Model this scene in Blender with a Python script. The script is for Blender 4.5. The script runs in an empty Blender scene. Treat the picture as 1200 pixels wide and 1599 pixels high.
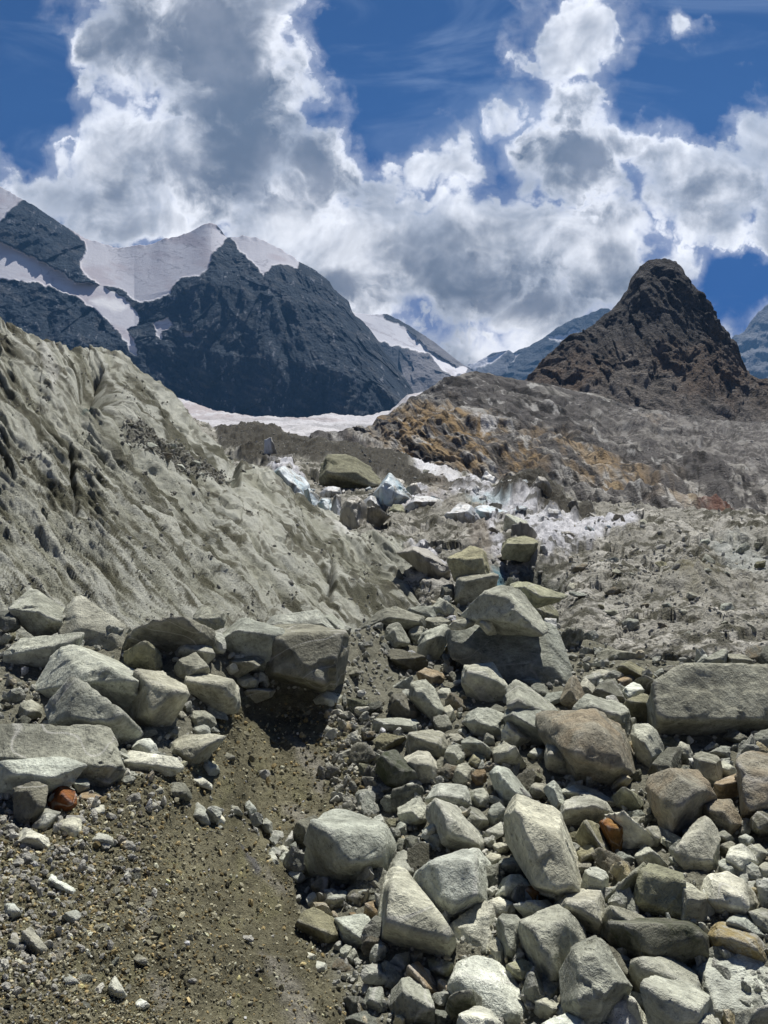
import bpy, bmesh, math, random
import numpy as np
from mathutils import Vector

# ------------------------------------------------------------------ camera, sky, sun, exposure
SC = bpy.context.scene
COL = SC.collection
F, CX, HY = 1230.0, 600.0, 799.5          # focal length and centre of the 1200 x 1599 photograph
cam = bpy.data.objects.new('camera', bpy.data.cameras.new('camera'))
COL.objects.link(cam)
cam.location = (0, 0, 0)
cam.rotation_euler = (math.radians(90), 0, 0)
cam.data.sensor_fit = 'VERTICAL'
cam.data.sensor_height = 24.0
cam.data.lens = 24.0 * F / 1599.0
cam.data.clip_start = 0.1
cam.data.clip_end = 60000
SC.camera = cam
SC.view_settings.view_transform = 'Standard'
SC.view_settings.look = 'None'
SC.view_settings.exposure = 0.5
SC.view_settings.gamma = 1.0
SC.view_settings.use_curve_mapping = False
SC.cycles.use_denoising = True
SC.cycles.max_bounces = 4
SC.cycles.diffuse_bounces = 2
SC.cycles.glossy_bounces = 2
SC.cycles.volume_bounces = 0
SC.cycles.use_adaptive_sampling = True
SC.cycles.adaptive_threshold = 0.015

SUN_EL, SUN_AZ = math.radians(60), math.radians(20)     # ahead of the camera, a little to the right
SUNV = Vector((math.sin(SUN_AZ) * math.cos(SUN_EL), math.cos(SUN_AZ) * math.cos(SUN_EL), math.sin(SUN_EL)))
sun = bpy.data.objects.new('sun', bpy.data.lights.new('sun', 'SUN'))
COL.objects.link(sun)
sun.data.energy = 5.0
sun.data.angle = math.radians(0.5)
sun.data.color = (1.0, 0.965, 0.90)
sun.rotation_euler = (-SUNV).to_track_quat('-Z', 'Y').to_euler()


class NT:
    """small helper round a node tree"""
    def __init__(s, tree):
        s.t = tree
        s.n = tree.nodes
        s.l = tree.links

    def new(s, kind, **kw):
        nd = s.n.new(kind)
        for k, v in kw.items():
            setattr(nd, k, v)
        return nd

    def put(s, sock, v):
        if isinstance(v, bpy.types.NodeSocket):
            s.l.new(v, sock)
        elif isinstance(v, bpy.types.Node):
            s.l.new(v.outputs[0], sock)
        else:
            sock.default_value = v

    def math(s, op, a, b=None, c=None, clamp=False):
        nd = s.new('ShaderNodeMath', operation=op)
        nd.use_clamp = clamp
        for i, v in enumerate((a, b, c)):
            if v is not None:
                s.put(nd.inputs[i], v)
        return nd.outputs[0]

    def vmath(s, op, a, b=None, c=None):
        nd = s.new('ShaderNodeVectorMath', operation=op)
        for i, v in enumerate((a, b, c)):
            if v is not None:
                s.put(nd.inputs[i], v)
        return nd.outputs['Value'] if op in ('LENGTH', 'DOT_PRODUCT', 'DISTANCE') else nd.outputs[0]

    def ramp(s, v, lo, hi, a=0.0, b=1.0, smooth=True):
        nd = s.new('ShaderNodeMapRange')
        nd.interpolation_type = 'SMOOTHSTEP' if smooth else 'LINEAR'
        s.put(nd.inputs[0], v)
        for i, x in enumerate((lo, hi, a, b)):
            s.put(nd.inputs[i + 1], x)
        return nd.outputs[0]

    def noise(s, vec, scale, detail=5, rough=0.55, dist=0.0, kind='FBM', flat=False):
        nd = s.new('ShaderNodeTexNoise')
        nd.noise_type = kind
        nd.noise_dimensions = '2D' if flat else '3D'
        s.put(nd.inputs['Vector'], vec)
        s.put(nd.inputs['Scale'], scale)
        nd.inputs['Detail'].default_value = detail
        nd.inputs['Roughness'].default_value = rough
        nd.inputs['Distortion'].default_value = dist
        return nd

    def mix(s, f, a, b, mode='MIX'):
        nd = s.new('ShaderNodeMix', data_type='RGBA', blend_type=mode)
        nd.clamp_factor = True
        s.put(nd.inputs[0], f)
        for i, v in ((6, a), (7, b)):
            if isinstance(v, tuple) and len(v) == 3:
                v = (*v, 1.0)
            s.put(nd.inputs[i], v)
        return nd.outputs[2]


def build_world():
    w = bpy.data.worlds.new('World')
    SC.world = w
    w.use_nodes = True
    w.cycles.sampling_method = 'NONE'
    t = NT(w.node_tree)
    t.n.clear()
    out = t.new('ShaderNodeOutputWorld')
    bg = t.new('ShaderNodeBackground')
    STR = 0.1
    bg.inputs['Strength'].default_value = STR
    t.l.new(bg.outputs[0], out.inputs[0])
    sky = t.new('ShaderNodeTexSky')
    sky.sky_type = 'NISHITA'
    sky.sun_disc = False
    sky.sun_elevation = SUN_EL
    sky.sun_rotation = SUN_AZ
    sky.altitude = 2200
    sky.air_density = 1.0
    sky.dust_density = 0.3
    sky.ozone_density = 2.0
    blue = t.mix(1.0, sky.outputs[0], (0.018, 0.10, 0.27), 'MULTIPLY')
    # clouds live on a far vertical layer north of the viewer: u = x / y, v = z / y, in units of 1/100
    d = t.new('ShaderNodeTexCoord').outputs['Generated']
    sep = t.new('ShaderNodeSeparateXYZ')
    t.l.new(d, sep.inputs[0])
    yy = t.math('MAXIMUM', t.math('ABSOLUTE', sep.outputs[1]), 0.05)
    k = F / 100.0
    u = t.math('MULTIPLY', t.math('DIVIDE', sep.outputs[0], yy), k)
    v = t.math('MULTIPLY', t.math('DIVIDE', sep.outputs[2], yy), k)
    cv = t.new('ShaderNodeCombineXYZ')
    t.l.new(u, cv.inputs[0]); t.l.new(v, cv.inputs[1])
    uv0 = cv.outputs[0]
    # billowing edges: warp the layer before the masses are laid out
    w1 = t.noise(uv0, 0.55, 2, 0.5, flat=True).outputs['Color']
    w2 = t.noise(uv0, 1.5, 6, 0.54, flat=True).outputs['Color']
    s1 = t.vmath('MULTIPLY', t.vmath('SUBTRACT', w1, (0.5, 0.5, 0.5)), (1.3, 1.3, 0))
    s2 = t.vmath('MULTIPLY', t.vmath('SUBTRACT', w2, (0.5, 0.5, 0.5)), (0.95, 0.95, 0))
    uv = t.vmath('ADD', t.vmath('ADD', uv0, s1), s2)
    fb = t.noise(uv0, 1.0, 7, 0.57, 0.3, flat=True).outputs[0]
    # lumpy cauliflower detail
    vor = t.new('ShaderNodeTexVoronoi', feature='F1', voronoi_dimensions='2D')
    vor.inputs['Scale'].default_value = 1.9
    vor.inputs['Detail'].default_value = 2.5
    vor.inputs['Roughness'].default_value = 0.6
    t.l.new(t.vmath('ADD', uv0, s2), vor.inputs['Vector'])
    puff = t.ramp(vor.outputs['Distance'], 0.1, 0.75, 1.0, 0.0, False)

    def mass(lst, grow=1.0):
        tot = None
        for (px, py, rx, ry, wt) in lst:
            rx, ry = rx * grow, ry * grow
            cx, cy = (px - CX) / 100, (HY - py) / 100
            a, b = 100.0 / rx, 100.0 / ry
            q = t.vmath('LENGTH', t.vmath('MULTIPLY_ADD', uv, (a, b, 0), (-cx * a, -cy * b, 0)))
            g = t.ramp(q, 0.0, 1.6, wt, 0.0)
            tot = g if tot is None else t.math('MAXIMUM', tot, g)
        return tot
    cover = mass(CLOUD_COVER)
    holes = mass(CLOUD_HOLES)
    dark = mass(CLOUD_DARK, 1.12)
    low = t.ramp(v, 1.5, 5.4, 0.85, 0.0)
    dens = t.math('ADD', t.math('MAXIMUM', cover, low), t.math('MULTIPLY', t.math('SUBTRACT', fb, 0.5), 0.75))
    dens = t.math('ADD', dens, t.math('MULTIPLY', t.math('SUBTRACT', puff, 0.5), 0.20))
    dens = t.math('SUBTRACT', dens, holes)
    alpha = t.ramp(dens, 0.33, 0.58)
    alpha = t.math('POWER', alpha, 0.8)
    halo = t.math('MULTIPLY', t.ramp(dens, 0.02, 0.5), 0.30)                  # thin vapour round the masses
    alpha = t.math('MAXIMUM', alpha, halo)
    alpha = t.math('MULTIPLY', alpha, t.ramp(sep.outputs[1], -0.5, 0.1, 0.45, 1.0))      # unseen clouds behind the camera thinned to cut the fill light
    # thin cloud lets the sun through and glows, thick cloud is grey
    dk = t.math('ADD', dark, t.math('MULTIPLY', t.math('SUBTRACT', fb, 0.5), 0.75))
    dk = t.math('ADD', dk, t.math('MULTIPLY', t.math('SUBTRACT', 0.5, puff), 0.16))
    thick = t.math('MULTIPLY', t.ramp(dk, 0.1, 0.82), t.ramp(dens, 0.42, 0.85))
    soft = t.noise(uv0, 0.75, 4, 0.55, 0.3, flat=True)
    body = t.mix(t.ramp(soft.outputs[0], 0.34, 0.62), (4.4, 4.5, 4.85), (9.3, 9.2, 9.3))
    rim = t.ramp(dens, 0.36, 0.95, 1.0, 0.62)
    white = t.mix(1.0, body, rim, 'MULTIPLY')
    grey = t.mix(t.ramp(t.noise(uv0, 0.7, 4, 0.55, flat=True).outputs[0], 0.35, 0.7), (0.95, 0.98, 1.1), (1.85, 1.85, 2.0))
    cl = t.mix(thick, white, grey)
    # high thin veil
    veil = t.noise(t.vmath('MULTIPLY', uv0, (0.35, 1.2, 1)), 0.8, 5, 0.6, 0.6, flat=True).outputs[0]
    blue2 = t.mix(t.ramp(veil, 0.46, 0.78, 0.0, 0.30), blue, (2.6, 3.2, 4.4))
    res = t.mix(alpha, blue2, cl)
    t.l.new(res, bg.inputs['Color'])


CLOUD_COVER = [  # px, py, rx, ry, weight : where the photographed cumulus stands, as directions
    (320, 60, 250, 190, 1.0), (400, 180, 190, 190, 1.0), (300, 260, 240, 110, 1.0), (500, 270, 110, 90, .9), (540, 240, 70, 70, .7),
    (150, 60, 70, 80, .75), (130, 140, 60, 90, .65), (190, 230, 120, 120, .8), (60, 300, 90, 60, .75), (150, 320, 190, 90, .9), (440, 60, 50, 70, .8),
    (480, 360, 260, 100, .9), (220, 365, 110, 50, .95), (700, 400, 260, 130, 1.0), (900, 250, 130, 110, 1.0), (880, 160, 90, 50, .85), (770, 175, 60, 50, .75),
    (860, 90, 100, 70, .95), (900, 40, 120, 70, .95), (850, 20, 40, 50, .7), (970, 60, 50, 70, .62), (1000, 230, 130, 70, .85), (1100, 300, 140, 100, .9),
    (1190, 240, 80, 90, .85), (690, 250, 90, 80, .8), (640, 300, 90, 60, .85), (960, 400, 170, 100, .9), (1080, 420, 70, 70, .7), (1060, 250, 110, 60, .9), (690, 190, 60, 40, .6), (620, 280, 90, 50, .75), (1080, 30, 34, 38, .68),
    (1150, 115, 40, 25, .44), (1180, 165, 30, 45, .5), (700, 190, 55, 60, .66), (1190, 340, 90, 60, .8), (560, 420, 220, 120, .9), (850, 480, 170, 90, .85)]
CLOUD_HOLES = [(660, 285, 45, 18, .22), (740, 235, 26, 20, .25), (1000, 370, 30, 16, .30), (1160, 430, 75, 50, .5), (1150, 490, 50, 50, .4), (1040, 140, 60, 50, .3),
               (600, 140, 80, 80, .65), (640, 60, 150, 100, .8), (20, 120, 90, 130, .8), (1100, 150, 90, 70, .35)]
CLOUD_DARK = [
    (300, 70, 170, 130, .95), (390, 170, 130, 130, 1.0), (470, 260, 110, 80, 1.0), (370, 290, 150, 60, .9), (250, 140, 90, 110, .7), (180, 330, 50, 50, .5),
    (900, 240, 140, 95, 1.05), (840, 200, 95, 45, .85), (900, 310, 80, 60, .85), (780, 190, 30, 25, .5), (1010, 250, 60, 30, .6), (1080, 300, 60, 30, .6),
    (800, 450, 190, 60, 1.0), (650, 510, 220, 70, .95), (560, 450, 110, 60, .8), (1000, 330, 110, 40, .55), (690, 385, 110, 35, .5), (940, 430, 120, 40, .6), (500, 430, 60, 60, .5), (1160, 320, 40, 30, .5)]
build_world()

# ------------------------------------------------------------------ numpy tools
RNG = np.random.default_rng(11)
_perm = np.random.default_rng(3).permutation(256).astype(np.int32)
_perm = np.concatenate([_perm, _perm, _perm[:2]])
_g = np.random.default_rng(5).normal(size=(256, 3))
_g = (_g / np.linalg.norm(_g, axis=1)[:, None]).astype(np.float32)


def gnoise(P):
    P = np.asarray(P, dtype=np.float32)
    i = np.floor(P).astype(np.int32)
    f = P - i
    i &= 255
    w = f * f * f * (f * (f * 6 - 15) + 10)
    res = 0
    for dx in (0, 1):
        wx = w[:, 0] if dx else 1 - w[:, 0]
        a = _perm[i[:, 0] + dx]
        for dy in (0, 1):
            wy = w[:, 1] if dy else 1 - w[:, 1]
            b = _perm[(a + i[:, 1] + dy) & 255]
            for dz in (0, 1):
                wz = w[:, 2] if dz else 1 - w[:, 2]
                g = _g[_perm[(b + i[:, 2] + dz) & 255]]
                dd = g[:, 0] * (f[:, 0] - dx) + g[:, 1] * (f[:, 1] - dy) + g[:, 2] * (f[:, 2] - dz)
                res = res + dd * wx * wy * wz
    return res * 1.5


def fbm(P, octs=4, gain=0.5, lac=2.03):
    a, s, r = 1.0, 1.0, 0
    P = np.asarray(P, dtype=np.float32)
    for o in range(octs):
        r = r + a * gnoise(P * s + 17.3 * o)
        a *= gain
        s *= lac
    return r


def ridged(P, octs=4, gain=0.5, lac=2.1):
    a, s, r = 1.0, 1.0, 0
    for o in range(octs):
        r = r + a * (1 - 2 * np.abs(gnoise(P * s + 31.7 * o)))
        a *= gain
        s *= lac
    return r


def facet(P, seed=0, tilt=1.0, step=.35):
    """broken rock: each cell of a jittered lattice is its own tilted plane, with a step to its neighbours"""
    P = np.asarray(P, dtype=np.float32)
    i0 = np.floor(P).astype(np.int32)
    best = np.full(len(P), 1e9, dtype=np.float32)
    val = np.zeros(len(P), dtype=np.float32)
    for dx in (-1, 0, 1):
        for dy in (-1, 0, 1):
            for dz in (-1, 0, 1):
                c = i0 + np.array([dx, dy, dz], dtype=np.int32)
                h = _perm[(_perm[(_perm[(c[:, 0] + seed) & 255] + c[:, 1]) & 255] + c[:, 2]) & 255]
                j = _g[h]
                q = P - (c + .5 + .45 * j)
                dd = (q * q).sum(1)
                g = _g[_perm[h]]
                v = tilt * (q * g).sum(1) + step * _g[_perm[h + 1]][:, 0]
                m = dd < best
                best = np.where(m, dd, best)
                val = np.where(m, v, val)
    return val


def sstep(x, a, b):
    t = np.clip((x - a) / (b - a), 0, 1)
    return t * t * (3 - 2 * t)


def sdf(px, py, poly):
    """signed distance in photograph pixels, positive inside the polygon"""
    p = np.array(poly, dtype=np.float64)
    dmin = np.full(px.shape, 1e9)
    ins = np.zeros(px.shape, dtype=bool)
    for (x0, y0), (x1, y1) in zip(p, np.roll(p, -1, axis=0)):
        ex, ey = x1 - x0, y1 - y0
        t = np.clip(((px - x0) * ex + (py - y0) * ey) / (ex * ex + ey * ey + 1e-9), 0, 1)
        dmin = np.minimum(dmin, (px - x0 - t * ex) ** 2 + (py - y0 - t * ey) ** 2)
        c = (y0 > py) != (y1 > py)
        ins ^= c & (px < ex * (py - y0) / (ey + (1e-12 if ey == 0 else 0)) + x0)
    dmin = np.sqrt(dmin)
    return np.where(ins, dmin, -dmin)


def world(px, py, d):
    return np.stack([(px - CX) / F * d, d, (HY - py) / F * d], axis=-1)


def tag(o, label=None, cat=None, group=None, kind=None):
    for k, v in (('label', label), ('category', cat), ('group', group), ('kind', kind)):
        if v:
            o[k] = v
    return o


def mesh_from(name, V, faces, mat, smooth=True, col=None, loc=(0, 0, 0)):
    """faces: (n,3) or (n,4) integer array"""
    me = bpy.data.meshes.new(name)
    V = np.asarray(V, dtype=np.float32)
    n, k = faces.shape
    me.vertices.add(len(V))
    me.vertices.foreach_set('co', V.ravel())
    me.loops.add(n * k)
    me.loops.foreach_set('vertex_index', faces.astype(np.int32).ravel())
    me.polygons.add(n)
    me.polygons.foreach_set('loop_start', np.arange(0, n * k, k, dtype=np.int32))
    me.polygons.foreach_set('loop_total', np.full(n, k, dtype=np.int32))
    me.update(calc_edges=True)
    me.polygons.foreach_set('use_smooth', np.full(n, smooth, dtype=bool))
    if col is not None:
        a = me.attributes.new('albedo', 'FLOAT_COLOR', 'POINT')
        c = np.ones((len(V), 4), dtype=np.float32)
        c[:, :3] = col
        a.data.foreach_set('color', c.ravel())
    me.materials.append(mat)
    o = bpy.data.objects.new(name, me)
    o.location = loc
    COL.objects.link(o)
    return o


class Sheet:
    """a surface swept through rows of (px, py, distance) control points, first row nearest"""
    def __init__(s, rows, subs, x0, x1, nx, ease=None):
        assert len(subs) == len(rows) - 1
        s.xs = np.linspace(x0, x1, nx)
        ctrl = []
        for r in rows:
            r = np.array(r, dtype=float)
            ctrl.append((np.interp(s.xs, r[:, 0], r[:, 1]), np.exp(np.interp(s.xs, r[:, 0], np.log(r[:, 2])))))
        py, dd = [], []
        for i in range(len(ctrl) - 1):
            n = subs[i]
            for j in range(n + (i == len(ctrl) - 2)):
                t = j / n
                e = t
                py.append(ctrl[i][0] * (1 - t) + ctrl[i + 1][0] * t)
                dd.append(np.exp(np.log(ctrl[i][1]) * (1 - e) + np.log(ctrl[i + 1][1]) * e))
        s.py = np.array(py)
        s.d = np.array(dd)
        s.px = np.broadcast_to(s.xs, s.py.shape).copy()
        s.shape = s.py.shape
        s.ncrest = sum(subs[:-1])

    def smooth(s, it, what=('d',)):
        for nm in what:
            a = getattr(s, nm)
            for _ in range(it):
                p = np.pad(a, 1, mode='edge')
                a = (p[1:-1, 1:-1] * 2 + p[:-2, 1:-1] + p[2:, 1:-1] + p[1:-1, :-2] + p[1:-1, 2:]) / 6
            setattr(s, nm, a)

    def pos(s):
        return world(s.px.ravel(), s.py.ravel(), s.d.ravel())

    def normals(s, P):
        G = P.reshape(*s.shape, 3)
        du = np.gradient(G, axis=1)
        dv = np.gradient(G, axis=0)
        n = np.cross(du, dv)
        n /= np.linalg.norm(n, axis=-1)[..., None] + 1e-12
        return n.reshape(-1, 3)

    def faces(s):
        h, w = s.shape
        i = np.arange(h * w).reshape(h, w)
        return np.stack([i[:-1, :-1], i[:-1, 1:], i[1:, 1:], i[1:, :-1]], axis=-1).reshape(-1, 4)

    def lookup(s, px, py):
        """distance of the visible surface under a point of the photograph"""
        px = np.atleast_1d(np.asarray(px, float))
        py = np.atleast_1d(np.asarray(py, float))
        out = np.empty(px.shape)
        ci = np.clip(np.rint((px - s.xs[0]) / (s.xs[1] - s.xs[0])).astype(int), 0, len(s.xs) - 1)
        for k, (c, y) in enumerate(zip(ci, py)):
            col = s.py[:s.ncrest + 1, c]
            out[k] = np.interp(-y, -col, s.d[:s.ncrest + 1, c])
        return out


def terrain_mat(name, scale, bump=0.5, rough=0.95, var=0.35, stretch=(1, 1, 1), spec=0.05, attr=True, base=(0.3, 0.3, 0.3), fine=4.0, calm=None):
    m = bpy.data.materials.new(name)
    m.use_nodes = True
    t = NT(m.node_tree)
    bs = t.n['Principled BSDF']
    co = t.new('ShaderNodeTexCoord').outputs['Object']
    co = t.vmath('MULTIPLY', co, stretch)
    n1 = t.noise(co, scale, 4, 0.65)
    n2 = t.noise(co, scale * fine, 4, 0.7)
    if attr:
        at = t.new('ShaderNodeAttribute', attribute_name='albedo').outputs['Color']
    else:
        rgb = t.new('ShaderNodeRGB')
        rgb.outputs[0].default_value = (*base, 1)
        at = rgb.outputs[0]
    f = t.math('ADD', t.math('MULTIPLY', t.ramp(n1.outputs[0], 0.3, 0.7, 0, 1, False), 0.5), t.math('MULTIPLY', t.ramp(n2.outputs[0], 0.3, 0.7, 0, 1, False), 0.5))
    if calm:                                  # bright snow and firn are smooth
        lum = t.vmath('DOT_PRODUCT', at, (0.3, 0.4, 0.3))
        f = t.math('MULTIPLY_ADD', t.math('SUBTRACT', f, 0.5), t.ramp(lum, calm[0], calm[1], 1.0, 0.05), 0.5)
    mul = t.ramp(f, 0.15, 0.85, 1 - var, 1 + var, False)
    c = t.mix(1.0, at, mul, 'MULTIPLY')
    t.l.new(c, bs.inputs['Base Color'])
    bs.inputs['Roughness'].default_value = rough
    bs.inputs['Specular IOR Level'].default_value = spec
    b1 = t.new('ShaderNodeBump')
    b1.inputs['Strength'].default_value = bump
    b1.inputs['Distance'].default_value = 0.5 / scale
    t.l.new(f, b1.inputs['Height'])
    t.l.new(b1.outputs[0], bs.inputs['Normal'])
    return m


def rock_mat(name, base, second=None, moss=None, var=0.3, attr=False, stain=(0.55, 0.7)):
    """gneiss: mottled grain, foliation bands, weathered edges"""
    m = bpy.data.materials.new(name)
    m.use_nodes = True
    t = NT(m.node_tree)
    bs = t.n['Principled BSDF']
    info = t.new('ShaderNodeObjectInfo')
    co = t.new('ShaderNodeTexCoord').outputs['Object']
    rnd = t.math('MULTIPLY', info.outputs['Random'], 60.0)
    off = t.new('ShaderNodeCombineXYZ')
    for i in range(3):
        t.l.new(rnd, off.inputs[i])
    rot = t.new('ShaderNodeVectorRotate')
    rot.rotation_type = 'AXIS_ANGLE'
    t.l.new(co, rot.inputs['Vector'])
    rot.inputs['Axis'].default_value = (0.5, 0.6, 0.4)
    t.l.new(rnd, rot.inputs['Angle'])
    co = t.vmath('ADD', rot.outputs[0], off.outputs[0])
    big = t.noise(co, 1.1, 4, 0.6, 0.6)
    mid = t.noise(co, 4.2, 6, 0.68)
    grain = t.noise(co, 17.0, 4, 0.75)
    fol = t.noise(t.vmath('MULTIPLY', co, (1.6, 2.4, 9.0)), 1.0, 5, 0.66, 1.2)
    if attr:
        col = t.new('ShaderNodeAttribute', attribute_name='albedo').outputs['Color']
    else:
        rgb = t.new('ShaderNodeRGB')
        rgb.outputs[0].default_value = (*base, 1)
        col = rgb.outputs[0]
        br = t.math('MULTIPLY_ADD', info.outputs['Random'], var * 2, 1 - var)
        col = t.mix(1.0, col, br, 'MULTIPLY')
        tint = t.mix(t.math('FRACT', t.math('MULTIPLY', info.outputs['Random'], 7.31)), (1.05, 1.0, 0.91), (0.97, 1.0, 1.0))
        col = t.mix(1.0, col, tint, 'MULTIPLY')
    if second:
        col = t.mix(t.ramp(big.outputs[0], stain[0] - .1, stain[1]), col, second)
    f1 = t.ramp(big.outputs[0], 0.3, 0.7, 0.6, 1.32, False)
    f2 = t.ramp(mid.outputs[0], 0.3, 0.7, 0.62, 1.32, False)
    f3 = t.ramp(fol.outputs[0], 0.32, 0.68, 0.84, 1.12, False)
    f4 = t.ramp(grain.outputs[0], 0.3, 0.7, 0.82, 1.16, False)
    k = t.math('MULTIPLY', t.math('MULTIPLY', f1, f2), t.math('MULTIPLY', f3, f4))
    col = t.mix(1.0, col, k, 'MULTIPLY')
    # dark lichen / biotite flecks
    fl = t.ramp(t.noise(co, 9.0, 5, 0.78).outputs[0], 0.55, 0.66, 0, 0.55)
    col = t.mix(fl, col, (0.06, 0.062, 0.055))
    # quartz veins in some of the stones
    vn = t.math('ABSOLUTE', t.math('SUBTRACT', t.noise(t.vmath('MULTIPLY', co, (1, 1, 2.8)), 0.7, 1, 0.4, 0.0).outputs[0], 0.5))
    vein = t.math('MULTIPLY', t.ramp(vn, 0.0, 0.016, 0.4, 0.0), t.ramp(t.math('FRACT', t.math('MULTIPLY', info.outputs['Random'], 13.7)), 0.45, 0.6))
    col = t.mix(vein, col, (0.6, 0.59, 0.54))
    if moss:
        mm = t.math('MULTIPLY', t.ramp(t.noise(co, 2.6, 6, 0.7).outputs[0], 0.44, 0.62), 0.85)
        col = t.mix(mm, col, moss)
    # freshly chipped, paler edges
    geo = t.new('ShaderNodeNewGeometry')
    ed = t.ramp(t.math('ADD', geo.outputs['Pointiness'], t.math('MULTIPLY', t.math('SUBTRACT', mid.outputs[0], 0.5), 0.08)), 0.53, 0.62, 0, 0.45)
    col = t.mix(ed, col, (0.47, 0.46, 0.42))
    t.l.new(col, bs.inputs['Base Color'])
    bs.inputs['Roughness'].default_value = 0.86
    bs.inputs['Specular IOR Level'].default_value = 0.08
    h = t.math('ADD', t.math('MULTIPLY', mid.outputs[0], 1.0), t.math('MULTIPLY', fol.outputs[0], 0.35))
    h = t.math('ADD', h, t.math('MULTIPLY', grain.outputs[0], 0.35))
    b = t.new('ShaderNodeBump')
    b.inputs['Strength'].default_value = 0.9
    b.inputs['Distance'].default_value = 0.11
    t.l.new(h, b.inputs['Height'])
    t.l.new(b.outputs[0], bs.inputs['Normal'])
    return m


# ------------------------------------------------------------------ stones
_ico = {}


def ico(n):
    if n not in _ico:
        bm = bmesh.new()
        bmesh.ops.create_icosphere(bm, subdivisions=n, radius=1.0)
        V = np.array([v.co[:] for v in bm.verts], dtype=np.float32)
        Fc = np.array([[v.index for v in f.verts] for f in bm.faces], dtype=np.int32)
        bm.free()
        _ico[n] = (V, Fc)
    return _ico[n]


def hull_planes(P, merge=0.88):
    bm = bmesh.new()
    for p in P:
        bm.verts.new(p)
    r = bmesh.ops.convex_hull(bm, input=bm.verts)
    bm.normal_update()
    pl = []
    for f in bm.faces:
        a = f.calc_area()
        n = np.array(f.normal[:])
        d = float(n @ np.array(f.verts[0].co[:]))
        pl.append((a, n, d))
    bm.free()
    pl.sort(key=lambda q: -q[0])
    keep = []
    for a, n, d in pl:
        if a > 1e-7 and all(n @ m < merge for _, m, _ in keep):
            keep.append((a, n, d))
    return np.array([k[1] for k in keep]), np.array([k[2] for k in keep])


def solid(N, D, ctr, dims, level, p=26, amp=0.05, seed=0, rough=1.0, chips=0):
    """points of a chipped convex stone: sphere directions pushed out to a soft minimum of its planes"""
    U, Fc = ico(level)
    U = U * dims
    U = U / np.linalg.norm(U, axis=1)[:, None]
    dist = D - N @ ctr
    dist = np.maximum(dist, 0.02 * dims.max())
    c = U @ N.T
    inv = np.maximum(c, 0) / dist[None, :]
    if chips:                                     # corners knocked off
        r = np.random.default_rng(seed + 1)
        t0 = 1 / inv.max(1)
        R0 = U * t0[:, None]
        M = r.normal(size=(chips, 3)) / dims
        M /= np.linalg.norm(M, axis=1)[:, None]
        sup = (R0 @ M.T).max(0) * r.uniform(.90, .985, chips)
        inv = np.concatenate([inv, np.maximum(U @ M.T, 0) / sup[None, :]], 1)
    top = inv.max(1)
    t = 1 / (top * ((inv / top[:, None]) ** p).sum(1) ** (1.0 / p))
    R = U * t[:, None]
    sz = float(np.mean(dims))
    q = R / sz + seed * 3.71
    h = fbm(q * 1.1, 3, 0.55) * 0.9 + 0.35 * fbm(q * 4.5, 3, 0.6) * rough
    h = h * .22 + 1.6 * facet(q * 1.7 + .1 * fbm(q * 3, 2)[:, None], seed) + (.8 * facet(q * 4.3, seed + 5) if level > 3 else 0)     # broken, stepped faces
    R = R * (1 + amp * h)[:, None]
    return R.astype(np.float32), Fc

# ------------------------------------------------------------------ the setting: ice, moraine, rock and mountains
def base_plane(py, h=4.5, a=0.06):
    return h / (a + (py - HY) / F)


def noisy(px, py, s, seed=0, octs=4):
    """noise over a mesh's own parameters, used for patch outlines"""
    return fbm(np.stack([px * s, py * s, np.full(px.shape, 7.7 + seed)], -1).reshape(-1, 3), octs).reshape(px.shape)


def patch(px, py, poly, soft=6, wob=10, s=0.03, seed=0):
    return sstep(sdf(px, py, poly) + wob * noisy(px, py, s, seed), -soft, soft)


def lerp(c, tgt, m):
    return c * (1 - m[..., None]) + np.array(tgt) * m[..., None]


def finish(name, sh, P, col, mat, label, cat, kind='structure', grp=None):
    sh.P = P
    o = mesh_from(name, P, sh.faces(), mat, True, col.reshape(-1, 3))
    tag(o, label, cat, grp, kind)
    return o


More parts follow.
